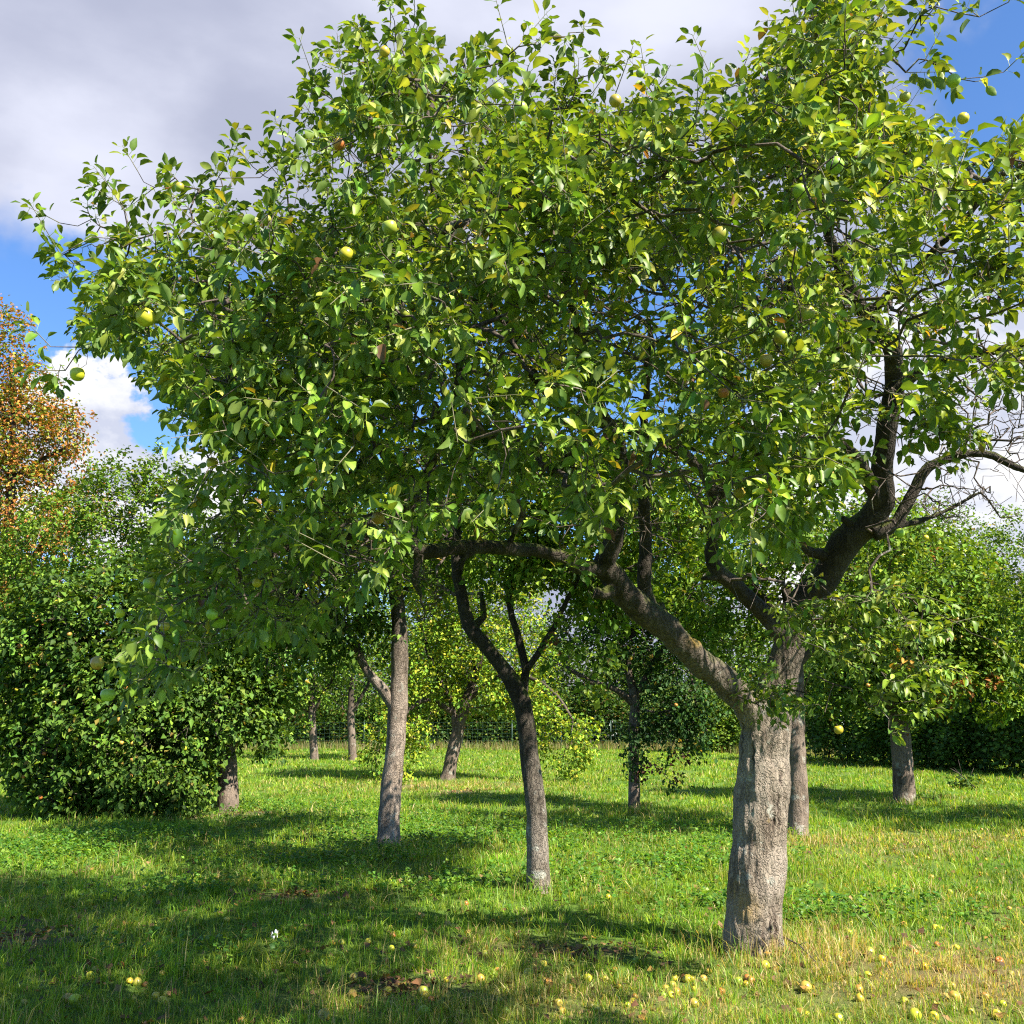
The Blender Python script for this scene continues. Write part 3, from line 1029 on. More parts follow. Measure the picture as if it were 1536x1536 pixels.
def build_main_tree():
    root = empty('apple_tree', (BASE[0], BASE[1], 0), 'large old apple tree in front with thick forked grey trunk and wide leafy crown', 'apple tree', 'apple trees of the orchard')
    limbs = []
    tb = Tubes()
    for q in MAIN_LIMBS:
        pts, rr = poly_px(q)
        rr = [q * (1.0 if q > .14 else .86) for q in rr]
        pts, rr = resample(pts, rr, .07, .04 if rr[0] < .12 else .018)
        limbs.append((pts, rr))
        big = rr.copy()
        for i in range(len(big)):
            big[i] *= 1 + .10 * mnoise.noise(Vector(pts[i]) * 5)
        tb.add(pts, big, 20)
    # root flare
    for k in range(5):
        th = k * 1.27 + .7 + .3 * math.sin(k * 5)
        r0 = .14
        p = [BASE + np.array([math.cos(th) * r0 * .5, math.sin(th) * r0 * .5, .42]), BASE + np.array([math.cos(th) * r0, math.sin(th) * r0, .16]),
             BASE + np.array([math.cos(th) * r0 * 1.4, math.sin(th) * r0 * 1.35, -.08])]
        p, r = resample(p, [.05, .06, .04], .05)
        tb.add(p, r, 12)
    # burrs and knots
    rr_ = np.random.default_rng(3)
    V, T = tb.arrays()
    me = bpy.data.meshes.new('tmp')
    me.from_pydata(V.tolist(), [], T.tolist())
    ob = bpy.data.objects.new('tmp', me)
    COL.objects.link(ob)
    md = ob.modifiers.new('r', 'REMESH')
    md.mode = 'VOXEL'
    md.voxel_size = .011
    sm = ob.modifiers.new('s', 'SMOOTH')
    sm.iterations = 5
    dg = bpy.context.evaluated_depsgraph_get()
    ev = ob.evaluated_get(dg)
    m2 = bpy.data.meshes.new_from_object(ev)
    n = len(m2.vertices)
    co = np.zeros(n * 3)
    no = np.zeros(n * 3)
    m2.vertices.foreach_get('co', co)
    m2.vertex_normals.foreach_get('vector', no)
    co = co.reshape(-1, 3)
    no = no.reshape(-1, 3)
    dsp = np.zeros(n)
    for i in range(n):
        x, y, z = co[i]
        a = mnoise.fractal(Vector((x * 22, y * 22, z * 4)), .9, 2.1, 3)
        b = mnoise.noise(Vector((x * 9, y * 9, z * 5)))
        dsp[i] = .012 * a + .006 * b
    thick = np.clip((3.3 - co[:, 2]) / 1.5, .35, 1)
    scar = np.zeros((n, 4), dtype=np.float32)
    scar[:, 3] = 1
    uu, vv = project(co)
    face = ((no * (np.array([0, 0, CAMZ]) - co)).sum(1) > 0) & (co[:, 2] < 2.4)
    for (su, sv, a, b, ch) in ((1168, 1208, 2.0, 20, 0), (1170, 1234, 1.9, 10, 0), (1162, 1233, 1.6, 9, 0), (1164, 1395, 1.8, 34, 0), (1157, 1392, 1.8, 17, 0), (1144, 1410, 2.0, 20, 0), (1172, 1168, 1.9, 12, 0), (1130, 1130, 1.4, 26, 0), (1113, 1110, 1.5, 30, 0),
                               (1118, 1362, 22, 26, 1), (1100, 1335, 12, 18, 1), (1043, 962, 13, 10, 1), (1160, 1420, 8, 14, 1)):
        e = np.exp(-((((uu - su + 1.2 * np.sin(vv * .35)) / a) ** 2 + ((vv - sv) / b) ** 2)) ** 1.5) * face
        scar[:, ch] = np.maximum(scar[:, ch], e)
        if ch == 0:
            dsp -= e * .016
    co += no * (dsp * thick)[:, None]
    co -= np.array([BASE[0], BASE[1], 0])
    m2.vertices.foreach_set('co', co.ravel())
    m2.polygons.foreach_set('use_smooth', np.ones(len(m2.polygons), bool))
    m2.update()
    sat = m2.attributes.new('scar', 'FLOAT_COLOR', 'POINT')
    sat.data.foreach_set('color', scar.ravel())
    m2.materials.clear()
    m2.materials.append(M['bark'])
    bpy.data.objects.remove(ob)
    m2.name = 'trunk'
    tr = bpy.data.objects.new('trunk', m2)
    COL.objects.link(tr)
    tr.parent = root
    # crown shoots: a dome trimmed to the outline seen from the path
    pts = []
    need = 5000
    while sum(len(q) for q in pts) < need:
        c = RNG.uniform((-3.4, 2.7, 1.5), (5.2, 9.3, 6.0), (60000, 3))
        X, Y, Z = c.T
        top = 5.55 - .07 * (Y - 4.4) ** 2 - .035 * (X - .8) ** 2
        u, v = project(c)
        ok = (Z < top) & (Y > 2.9 + .06 * (X - .3) ** 2 + .25 * np.clip(3.2 - Z, 0, 2)) & (Y < 9.2)
        un = u + RNG.normal(0, 7, len(u))
        vn = v + RNG.normal(0, 7, len(u))
        ok &= in_poly(un, vn, CROWN_POLY) & in_poly(un + 46 * (un - 760) / 700, vn - 62 * (vn < 560) - 20 * (vn < 700), CROWN_POLY)
        ok &= X < 3.2 - .25 * np.clip(Z - 3.6, 0, 2) + .2 * np.clip(4.5 - Y, -1, 1)
        # the far half keeps clear of the view under the crown
        ok &= ~((Y > 6.6) & (v > 640))
        ok &= ~((v > 600) & (Y > 5.8) & (u > 500))
        pr = np.full(len(u), 1.0)
        for (gu, gv, a, b, wgt) in GAPS:
            e = ((u - gu) / a) ** 2 + ((v - gv) / b) ** 2
            pr *= 1 - (1 - wgt) * np.exp(-e)
        # fewer leaves deep inside
        depth = np.minimum.reduce([top - Z, (Y - 2.9) * .9, (9.4 - Y)])
        pr *= 1 + .25 * ((u < 560) & (v > 600))
        pr *= np.where(depth > .9, .4, 1.0)
        cl = 1.1 * np.sin(X * 3.1 + 1 + .5 * np.sin(Z * 3)) * np.sin(Y * 3.3 + 2) * np.sin(Z * 4.0 + .7 * np.sin(X * 2)) + .6 * np.sin(X * 6.3 + Y * 5.1) * np.sin(Z * 7 + X)
        pr *= np.clip(.46 + 1.25 * cl, .02, 1.3)
        ok &= RNG.uniform(0, 1, len(u)) < pr
        pts.append(c[ok][:400])
    T3 = np.concatenate(pts)[:need]
    extra = [(205, 262, 4.3), (236, 262, 4.3), (272, 275, 4.3), (310, 295, 4.3), (165, 310, 4.2), (185, 330, 4.2), (200, 345, 4.2), (90, 372, 4.2), (110, 365, 4.2), (85, 525, 4.1), (80, 550, 4.1),
             (105, 545, 4.1), (540, 25, 3.9), (545, 60, 3.9), (600, 15, 3.9), (895, 80, 3.9), (910, 95, 3.9), (345, 240, 4.1), (375, 250, 4.1),
             (1390, 15, 3.6), (1385, 50, 3.6), (1400, 25, 3.6), (1478, 18, 3.3), (1490, 8, 3.3), (1440, 105, 3.8), (1400, 105, 3.8), (1460, 130, 3.7), (1370, 100, 3.8), (1520, 95, 3.8),
             (1240, -10, 3.9), (1280, 20, 3.9), (1300, 50, 3.9), (1220, 50, 3.9), (1250, 30, 3.8), (1270, -20, 3.8), (1320, 10, 3.8), (1230, 80, 4.0), (1260, 90, 4.0), (1300, 95, 4.0),
             # low front shoots near the fork and to the right
             (1155, 1048, 6.6), (1165, 1040, 6.6), (1180, 930, 6.5), (1200, 945, 6.4), (1222, 905, 6.5), (1250, 890, 6.4), (1275, 905, 6.3), (1290, 1000, 6.2), (1335, 985, 6.1),
             (1340, 1010, 6.0), (1300, 960, 6.2), (1370, 1030, 6.0), (1330, 1090, 5.9), (1345, 1060, 5.9), (1220, 1020, 6.4), (1385, 990, 6.1), (1230, 960, 6.4),
             (1130, 765, 4.2), (1140, 780, 4.2), (1120, 750, 4.3), (1150, 740, 4.2), (1370, 640, 4.5), (1400, 650, 4.4), (1390, 600, 4.5), (1365, 670, 4.4), (1410, 620, 4.4), (1200, 660, 4.0),
             (960, 680, 4.6), (980, 670, 4.6), (940, 690, 4.6), (870, 850, 5.6), (850, 840, 5.6), (760, 670, 4.2), (740, 660, 4.2), (1040, 650, 4.6)] + [(q[0] + RNG.normal(0, q[3]), q[1] + RNG.normal(0, q[3] * .7), q[2] + RNG.normal(0, .12)) for q in ((1130, 770, 4.1, 28), (1200, 640, 4.0, 45), (1230, 690, 4.1, 30), (1090, 600, 4.2, 40), (960, 685, 4.4, 34), (745, 665, 4.1, 45), (470, 690, 3.9, 45), (1370, 640, 4.3, 30), (880, 560, 4.6, 30), (1150, 480, 3.9, 50), (640, 640, 4.0, 40), (420, 580, 3.8, 50), (500, 450, 3.6, 50), (1240, 950, 6.2, 40), (1310, 985, 6.1, 40), (1370, 1010, 6.0, 35), (1290, 900, 6.2, 35), (1350, 940, 6.0, 45), (1200, 925, 6.4, 22), (1160, 1048, 6.7, 12)) for _ in range(16)]
    for (u, v) in CROWN_POLY[3:32]:
        for _ in range(3):
            extra.append((u + RNG.normal(0, 16), v + RNG.normal(26, 14), 4.05 + RNG.normal(0, .15)))
    E = np.array([P(*q) for q in extra]) + RNG.normal(0, .03, (len(extra), 3))
    targets = np.concatenate([T3, E])
    # bare, dead twigs inside the crown and at the right
    dead = []
    for (u, v, ru, rv, y0, y1, k) in ((900, 470, 260, 100, 4.3, 6.6, 480), (700, 700, 200, 90, 4.8, 6.2, 210), (1040, 690, 170, 70, 5, 6.8, 170), (1220, 420, 220, 60, 4.2, 6.3, 330),
                                      (1470, 640, 100, 90, 5.8, 7.0, 330), (1430, 760, 110, 35, 6.2, 7.0, 110), (520, 830, 130, 60, 4.6, 5.4, 130), (1350, 560, 130, 120, 5, 6.6, 230), (640, 880, 60, 30, 5.2, 5.6, 22),
                                      (980, 800, 90, 50, 5.6, 6.8, 50), (1180, 870, 80, 40, 6.5, 7.2, 30), (400, 900, 120, 50, 4.4, 5.2, 60)):
        for _ in range(k):
            dead.append(P(u + RNG.normal(0, ru * .55), v + RNG.normal(0, rv * .55), RNG.uniform(y0, y1)))
    for pts_, rr_l in limbs[:]:
        for _ in range(int(len(pts_) * .55)):
            i = RNG.integers(1, len(pts_))
            if pts_[i][2] > 1.75:
                dead.append(pts_[i] + unit(RNG.normal(0, 1, 3) + np.array([0, 0, .3])) * (rr_l[i] + RNG.uniform(.05, .22)))
    dead = np.array(dead)
    allT = np.concatenate([targets, dead])
    tubes, dirs = grow(limbs, allT, bias=.30, step=.10, jit=.022, twig_r=.0019, expo=.42, rmax=.035)
    low = (targets[:, 2] < 2.6) | (targets[:, 0] < -1.2)
    # outer shell of the crown points outward
    cen = np.array([.7, 5.2, 3.2])
    dr = 1.0

    def dead_sun_tint(pos, col, rid):
        u, v = project(pos)
        for (pu, pv, pr, c) in ((930, 450, 16, (.45, .28, .03)), (720, 360, 22, (.42, .36, .05)), (1208, 395, 12, (.16, .06, .03)), (1485, 455, 14, (.10, .02, .02)), (567, 778, 12, (.16, .08, .04)),
                                (1400, 490, 16, (.4, .28, .03)), (845, 555, 14, (.42, .30, .03)), (1345, 985, 22, (.42, .24, .04)), (700, 340, 14, (.4, .22, .04))):
            k = ((u - pu) ** 2 + (v - pv) ** 2 < pr ** 2) & (RNG.uniform(0, 1, len(u)) < .25)
            col[k] = np.array(c)
        # yellow of the sunlight put into the leaf colour, stronger up and right
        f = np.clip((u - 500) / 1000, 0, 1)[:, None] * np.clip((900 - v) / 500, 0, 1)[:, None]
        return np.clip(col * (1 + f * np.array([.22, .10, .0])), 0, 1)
    # apples hang from the nearest shoot
    spots = [(1253, 248, 3.55, 'green', 1.05), (1200, 288, 3.7, 'green', 1.0), (1220, 248, 3.8, 'yellow', .75), (746, 137, 3.9, 'green', 1.0), (781, 163, 3.9, 'green', .95), (508, 217, 4.0, 'blush', .85),
             (577, 78, 4.0, 'yellow', .8), (269, 281, 4.2, 'green', .65), (218, 477, 3.6, 'yellow', 1.2), (116, 562, 4.0, 'yellow', 1.0), (519, 382, 3.8, 'yellow', .95), (585, 342, 3.9, 'green', 1.0),
             (608, 472, 3.8, 'green', .85), (318, 695, 4.0, 'yellow', .8), (431, 565, 3.8, 'green', .9), (1080, 352, 3.6, 'green', 1.0), (1212, 470, 3.8, 'green', .85), (1171, 506, 4.0, 'green', .95),
             (1150, 541, 3.9, 'blush', .85), (923, 152, 3.9, 'green', .85), (224, 875, 4.3, 'green', .8), (318, 922, 4.3, 'green', .8), (247, 940, 4.3, 'yellow', .7), (162, 1043, 4.3, 'green', .95),
             (146, 995, 4.3, 'blush', .9), (567, 778, 4.9, 'blush', 1.1), (545, 825, 5.0, 'green', .7), (1258, 1095, 5.9, 'yellow', .95), (698, 262, 3.9, 'yellow', .5), (900, 458, 4.2, 'yellow', .7),
             (835, 540, 4.4, 'yellow', .9), (1445, 178, 3.8, 'yellow', .8), (1357, 146, 3.8, 'green', .7), (1430, 122, 3.8, 'green', .9), (1085, 590, 4.2, 'blush', .8), (960, 110, 3.9, 'green', .6), (690, 352, 3.9, 'green', .8),
             (180, 920, 4.4, 'yellow', .7), (385, 875, 4.5, 'yellow', .7), (1000, 270, 4.0, 'green', .8), (1350, 800, 4.6, 'green', .7), (1110, 740, 4.3, 'green', .8), (400, 330, 4.1, 'green', .7)]
    V, T, C, ax, L = sprigs(targets, dirs[:len(targets)] * dr, 14, .061, PAL_MAIN, axis_len=.15, droop=.30, lod=0, patches=dead_sun_tint, center=cen, curl=.26)
    # the fruit hangs free of the leaves in front of it
    LV, LT = V.reshape(-1, 3), T
    u_, v_ = project(LV)
    hide = np.zeros(len(LV), bool)
    for (au, av, aY, kk, ss) in spots:
        yy = aY - .3 if au < 1250 or av < 900 else aY
        hide |= ((u_ - au) ** 2 + (v_ - av) ** 2 < (.045 * ss / yy * F) ** 2) & (LV[:, 1] < yy + .05)
    T = T[~hide[T].any(axis=1)]
    shoots = Tubes()
    for i in range(len(targets)):
        shoots.add(np.stack([targets[i], targets[i] + ax[i] * L[i] * .5, targets[i] + ax[i] * L[i]]), [.0024, .0019, .0012], 4, cap=False)
    sV, sT = shoots.arrays()
    V, T, C = np.concatenate([V, sV]), np.concatenate([T, sT + len(V)]), np.concatenate([C, np.tile([.26, .24, .15], (len(sV), 1))])
    bV, bT = tubes.arrays()
    mesh_tris('branches', bV, bT, M['twig'], root)
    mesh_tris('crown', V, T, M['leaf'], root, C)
    for (u, v, Y, k, s) in spots:
        hang_apple(root, P(u, v, Y - .3 if u < 1250 or v < 900 else Y), k, s * .92)
    return root


build_main_tree()


# ------------------------------------------------------------------ the other trees
def ellipsoid_pts(blobs, n, shell=.55, floor=.12):
    """shoot positions in overlapping lumps"""
    w = np.array([(b[3] * b[4] * b[5]) ** .72 for b in blobs])
    idx = RNG.choice(len(blobs), n, p=w / w.sum())
    d = unit(RNG.normal(0, 1, (n, 3)))
    r = RNG.uniform(0, 1, n) ** (1 / 3)
    r = np.where(RNG.uniform(0, 1, n) < shell, RNG.uniform(.8, 1.08, n), r)
    c = np.array([b[0:3] for b in blobs])[idx]
    s = np.array([b[3:6] for b in blobs])[idx]
    p = c + d * s * r[:, None]
    q = 1.2 * np.sin(p[:, 0] * 3.3 + 1 + np.sin(p[:, 2] * 2)) * np.sin(p[:, 1] * 2.7) * np.sin(p[:, 2] * 4.1 + .5) + .8 * np.sin(p[:, 0] * 7.1 + p[:, 1] * 3) * np.sin(p[:, 2] * 8.3 + p[:, 0])
    keep = (RNG.uniform(0, 1, n) < np.clip(.58 + 1.1 * q, .05, 1)) & (p[:, 2] > floor)
    return p[keep]


def orchard_tree(name, label, cat, trunk, Y, limbs_px, blobs_px, n_sprig, n_leaf, size, pal, bark='bark_bg', apples=(0, 'blush'), group='apple trees of the orchard', axis=.22,
                 wob=.02, patch=None, droop=.3, mat='leaf_bg', twig_r=.004, shell=.55, base=None):
    """trunk: ((u, v, r), ...) at distance Y; limbs and crown lumps in the same measure with a depth offset"""
    b0 = P(trunk[0][0], trunk[0][1], Y)
    z0 = float(gz(b0[0], b0[1]))
    root = empty(name, (b0[0], b0[1], z0), label, cat, group)
    limbs = []
    tb = Tubes()
    pts = [P(u, v, Y + dy) for (u, v, dy, r) in trunk]
    pts[0] = np.array([b0[0], b0[1], z0 - .08])
    rr = [q[3] for q in trunk]
    # foot flare
    pts.insert(1, pts[0] * .8 + pts[1] * .2)
    rr = [rr[0] * 1.35] + [rr[0] * 1.02] + rr[1:]
    pts, rr = resample(pts, rr, .12, wob)
    limbs.append((pts, rr))
    tb.add(pts, rr * (1 + .07 * np.array([mnoise.noise(Vector(p) * 4) for p in pts])), 16)
    for lm in limbs_px:
        p = [P(u, v, Y + dy) for (u, v, dy, r) in lm]
        p, r = resample(p, [q[3] for q in lm], .12, wob)
        limbs.append((p, r))
        tb.add(p, r, 10)
    V, T = tb.arrays()
    # uneven bark
    for i in range(len(V)):
        V[i] += np.array(mnoise.noise_vector(Vector(V[i]) * 7)) * .012
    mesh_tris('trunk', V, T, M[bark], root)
    bl = []
    for b in blobs_px:
        u, v, dy, ru, rv = b[:5]
        c = P(u, v, Y + dy)
        k = np.linalg.norm(c - np.array([0, 0, CAMZ])) / F
        ry = b[5] if len(b) > 5 else ru * k * .9
        bl.append((*c, ru * k, ry, rv * k))
    tg = ellipsoid_pts(bl, n_sprig, shell, .10)
    tubes, dirs = grow(limbs, tg, bias=.3, step=.3, jit=.04, twig_r=twig_r, expo=.42, rmax=.05)
    bV, bT = tubes.arrays()
    mesh_tris('branches', bV, bT, M['twig'], root)
    cen = np.mean([q[:3] for q in bl], axis=0)
    Vv, Tt, C, ax, L = sprigs(tg, dirs, n_leaf, size, pal, axis_len=axis, droop=droop, lod=1, patches=patch, center=cen, curl=.2)
    mesh_tris('crown', Vv, Tt, M[mat], root, C)
    na, kinds = apples
    if na:
        # fruit on the near side of the lumps
        fr = tg[np.argsort(tg[:, 1] + RNG.normal(0, .6, len(tg)))][:max(na * 5, 40)]
        fr = fr[RNG.choice(len(fr), min(na, len(fr)), replace=False)]
        ks = kinds if isinstance(kinds, (list, tuple)) else [kinds]
        for p in fr:
            hang_apple(root, p + np.array([0, -.12, -.08]), ks[RNG.integers(len(ks))], RNG.uniform(.9, 1.25))
    return root


def brown_patches(spots, col0, prob=.6):
    def f(pos, col, rid):
        u, v = project(pos)
        for (pu, pv, pr) in spots:
            k = ((u - pu) ** 2 + (v - pv) ** 2 < pr ** 2) & (RNG.uniform(0, 1, len(u)) < prob)
            col[k] = np.array(col0) * np.exp(RNG.normal(0, .25, (k.sum(), 1)))
        return col
    return f


Y2 = G(808, 1338)[1]
orchard_tree('apple_tree', 'slender apple tree with curved speckled trunk forking just left of centre', 'apple tree',
             [(808, 1338, 0, .112), (806, 1270, 0, .104), (804, 1200, 0, .098), (793, 1130, 0, .088), (789, 1075, 0, .088), (778, 1042, 0, .090), (752, 998, -.05, .066), (722, 962, -.1, .072), (703, 938, -.1, .072), (692, 885, -.15, .054), (684, 840, -.2, .05), (690, 760, -.2, .04)], Y2,
             [[(782, 1050, 0, .06), (787, 1005, .05, .042), (776, 950, .1, .036), (764, 900, .1, .030), (775, 800, .1, .02)], [(705, 945, -.1, .05), (724, 925, 0, .035), (722, 890, .1, .02)],
              [(786, 1010, .05, .035), (830, 940, 0, .025), (870, 860, 0, .02)]],
             [(870, 940, 0, 55, 90), (850, 850, 0, 90, 50), (760, 850, 0, 70, 35), (900, 880, .2, 70, 60), (720, 740, .3, 150, 70), (870, 740, .3, 110, 70), (930, 830, .4, 120, 60), (640, 840, .6, 90, 50), (960, 740, -.6, 130, 60), (1010, 790, .8, 110, 50), (760, 760, -.8, 130, 50)],
             1400, 26, 0.077, PAL_GREEN, bark='bark_old', apples=(10, 'yellow'), patch=brown_patches([(760, 985, 22), (830, 965, 14)], (.16, .07, .03)), twig_r=.003)
Y3 = G(580, 1272)[1]
orchard_tree('apple_tree', 'tall leaning apple tree with pale bark and one low branch on its left', 'apple tree',
             [(580, 1274, 0, .150), (584, 1220, 0, .135), (592, 1130, 0, .122), (597, 1060, 0, .125), (600, 990, 0, .108), (597, 910, 0, .095), (592, 860, 0, .085), (600, 760, 0, .06)], Y3,
             [[(596, 1070, 0, .08), (575, 1035, -.05, .068), (545, 998, -.1, .055), (530, 955, -.15, .048), (505, 925, -.2, .035), (460, 900, -.2, .02)], [(597, 900, 0, .05), (640, 850, .1, .035), (700, 800, .2, .02)],
              [(595, 880, 0, .05), (540, 830, 0, .035), (480, 800, 0, .025)]],
             [(500, 900, 0, 90, 50), (440, 960, 0, 90, 45), (600, 790, .2, 130, 70), (430, 850, .2, 120, 80), (350, 920, .2, 90, 60), (540, 950, 0, 40, 30), (520, 820, -1.2, 150, 60), (700, 830, .4, 110, 50)],
             1500, 26, 0.088, PAL_DEEP, apples=(12, 'yellow'), bark='bark_tall', twig_r=.003)
Y4 = G(673, 1170)[1]
orchard_tree('apple_tree', 'apple tree loaded with yellow fruit, boughs hanging to the grass behind two thin trunks', 'apple tree',
             [(670, 1170, 0, .185), (684, 1110, 0, .165), (697, 1060, 0, .14), (714, 1010, 0, .10), (730, 950, 0, .08)], Y4,
             [[(684, 1105, 0, .09), (676, 1050, 0, .07), (650, 1000, 0, .07), (630, 940, 0, .05)], [(700, 1050, 0, .09), (760, 1010, -.3, .06), (820, 1030, -.6, .045), (860, 1080, -.8, .03)],
              [(680, 1070, 0, .08), (640, 1050, -.4, .06), (600, 1080, -.7, .04), (590, 1130, -.8, .03)]],
             [(650, 960, 0, 75, 95), (740, 970, 0, 85, 100), (700, 880, 0, 110, 60), (590, 1125, -.8, 38, 50), (615, 1080, -.6, 38, 50), (850, 1115, -.8, 42, 45), (820, 1070, -.6, 35, 35), (780, 1040, -.2, 50, 30), (640, 1020, 0, 60, 50)],
             2300, 24, .105, PAL_YEL, apples=(100, ['yellow', 'yellow', 'green']), axis=.3)
Y5 = G(951, 1215)[1]
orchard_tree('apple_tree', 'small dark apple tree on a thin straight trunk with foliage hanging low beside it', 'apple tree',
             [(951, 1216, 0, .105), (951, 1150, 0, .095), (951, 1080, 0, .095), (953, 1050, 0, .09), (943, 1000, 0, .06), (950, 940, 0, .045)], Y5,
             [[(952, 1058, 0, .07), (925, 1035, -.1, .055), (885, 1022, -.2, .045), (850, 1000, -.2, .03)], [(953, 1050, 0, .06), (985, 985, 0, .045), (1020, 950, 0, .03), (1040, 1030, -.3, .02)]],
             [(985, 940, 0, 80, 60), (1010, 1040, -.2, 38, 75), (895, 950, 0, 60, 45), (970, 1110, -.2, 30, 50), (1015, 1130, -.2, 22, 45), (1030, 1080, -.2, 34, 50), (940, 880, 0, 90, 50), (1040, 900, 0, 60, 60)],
             1250, 26, .088, PAL_DARK, axis=.26, apples=(14, 'blush'), patch=brown_patches([(975, 1165, 22), (1020, 1150, 20)], (.07, .03, .02), .75))
Y6 = G(1196, 1252)[1]
orchard_tree('apple_tree', 'apple tree standing half hidden just behind the big trunk, its brown trunk straight', 'apple tree',
             [(1197, 1254, 0, .150), (1196, 1180, 0, .135), (1194, 1100, 0, .13), (1193, 1030, 0, .12), (1190, 960, 0, .10), (1180, 880, .1, .08)], Y6,
             [[(1192, 1000, 0, .08), (1240, 950, 0, .055), (1300, 900, 0, .035)], [(1188, 950, 0, .07), (1130, 880, 0, .05), (1070, 840, 0, .035)]],
             [(1190, 830, .3, 110, 65), (1080, 890, .3, 85, 60), (1270, 900, .3, 60, 70), (1100, 950, .3, 45, 45), (1300, 840, .5, 80, 60), (1000, 850, .5, 70, 50), (1270, 800, -1.8, 110, 55), (1360, 850, -1.0, 90, 50), (1150, 800, -1.5, 120, 60)],
             1200, 26, 0.088, PAL_GREEN, apples=(14, 'yellow'), twig_r=.003)
orchard_tree('apple_tree', 'apple tree at the right edge of the view, its leaves coming in from the side', 'apple tree',
             [(1730, 1250, 0, .17), (1728, 1150, 0, .15), (1735, 1040, 0, .12), (1740, 930, 0, .08)], 15.5,
             [[(1730, 1080, 0, .10), (1640, 980, 0, .06), (1570, 930, 0, .04)], [(1732, 1060, 0, .09), (1830, 960, 0, .06)]],
             [(1650, 900, 0, 120, 90), (1760, 860, 0, 140, 110), (1860, 930, 0, 110, 90), (1580, 960, 0, 60, 60), (1720, 990, -.6, 120, 50), (1700, 900, -1.6, 120, 80)],
             1200, 26, 0.088, PAL_GREEN, apples=(12, 'yellow'), twig_r=.003)
Y7 = G(1357, 1204)[1]
orchard_tree('apple_tree', 'broad apple tree at right with short thick trunk and browned leaf clusters low down', 'apple tree',
             [(1357, 1204, 0, .215), (1354, 1160, 0, .20), (1350, 1100, 0, .18), (1345, 1060, 0, .15), (1350, 1000, 0, .11), (1370, 930, 0, .08)], Y7,
             [[(1350, 1090, 0, .11), (1400, 1040, 0, .07), (1450, 1010, 0, .05)], [(1348, 1070, 0, .10), (1300, 1020, 0, .07), (1260, 990, 0, .05)]],
             [(1370, 900, 0, 105, 110), (1290, 990, 0, 60, 60), (1440, 930, 0, 90, 95), (1360, 1020, -.5, 80, 45), (1480, 1020, -.2, 50, 50), (1330, 950, .2, 90, 90), (1260, 1050, -.2, 32, 25)],
             2100, 24, 0.112, PAL_GREEN, apples=(16, 'blush'), axis=.26, patch=brown_patches([(1410, 1050, 26), (1440, 1035, 22), (1490, 1020, 14), (1405, 1098, 14), (1362, 1105, 12), (1345, 880, 18), (1400, 830, 14)], (.30, .13, .04), .45))
YL = G(342, 1216)[1]
orchard_tree('apple_tree', 'bushy apple tree at the left with rosy fruit, its boughs sweeping down to the ground', 'apple tree',
             [(343, 1218, 0, .20), (342, 1180, 0, .17), (338, 1120, 0, .16), (320, 1060, 0, .14), (290, 980, -.2, .10), (270, 900, -.3, .07)], YL,
             [[(330, 1090, 0, .12), (250, 1050, -.4, .09), (170, 1050, -.8, .07), (100, 1090, -1.1, .05), (60, 1130, -1.2, .03)], [(325, 1070, 0, .09), (370, 1020, .1, .06), (400, 1000, .2, .03)],
              [(300, 1000, -.2, .08), (200, 950, -.6, .06), (120, 940, -.8, .04)]],
             [(290, 930, 0, 105, 110), (170, 960, -.4, 130, 110), (170, 1100, -.7, 125, 90), (320, 1070, -.2, 70, 70), (75, 1140, -1.0, 45, 50), (240, 1180, -.8, 80, 35), (60, 1020, -.5, 90, 110), (110, 1195, -1.1, 60, 20), (380, 1060, .1, 35, 60), (405, 985, .2, 50, 60), (395, 1110, .2, 28, 30)],
             4400, 24, 0.117, PAL_DEEP, apples=(95, ['blush', 'blush', 'yellow']), axis=.24, droop=.45)
orchard_tree('apple_tree', 'pale green apple tree behind the bushy one at the left, dotted with red fruit', 'apple tree',
             [(150, 1165, 0, .2), (150, 1100, 0, .18), (140, 1000, 0, .13), (150, 900, 0, .09)], 26.5,
             [[(145, 1040, 0, .1), (60, 960, 0, .07), (0, 920, 0, .05)], [(142, 1000, 0, .1), (220, 900, 0, .06), (240, 820, 0, .04)]],
             [(190, 770, 0, 75, 75), (110, 830, 0, 90, 85), (10, 930, 0, 100, 90), (250, 800, .5, 60, 80), (-30, 1010, 0, 70, 90), (240, 720, .5, 40, 40)],
             1700, 26, 0.125, PAL_GREEN, apples=(60, 'blush'), axis=.32)
orchard_tree('chestnut_tree', 'tall tree at the left edge with rusty orange and green autumn leaves', 'tree',
             [(-10, 1135, 0, .35), (-5, 1050, 0, .3), (5, 900, 0, .24), (15, 760, 0, .16), (20, 640, 0, .09), (15, 540, 0, .05)], 35,
             [[(5, 900, 0, .14), (60, 820, 0, .1), (90, 740, 0, .06)], [(10, 800, 0, .12), (-60, 740, 0, .08)], [(15, 720, 0, .1), (80, 680, 0, .06), (120, 665, 0, .03)]],
             [(5, 540, 0, 45, 65), (-20, 600, 0, 80, 80), (25, 660, 0, 75, 65), (95, 665, 0, 38, 40), (20, 770, 0, 85, 75), (60, 860, 0, 75, 80), (-60, 700, 0, 80, 110), (0, 940, 0, 80, 80), (110, 760, 0, 45, 30)],
             2700, 24, .15, PAL_AUT, axis=.45, group=None, shell=.4)
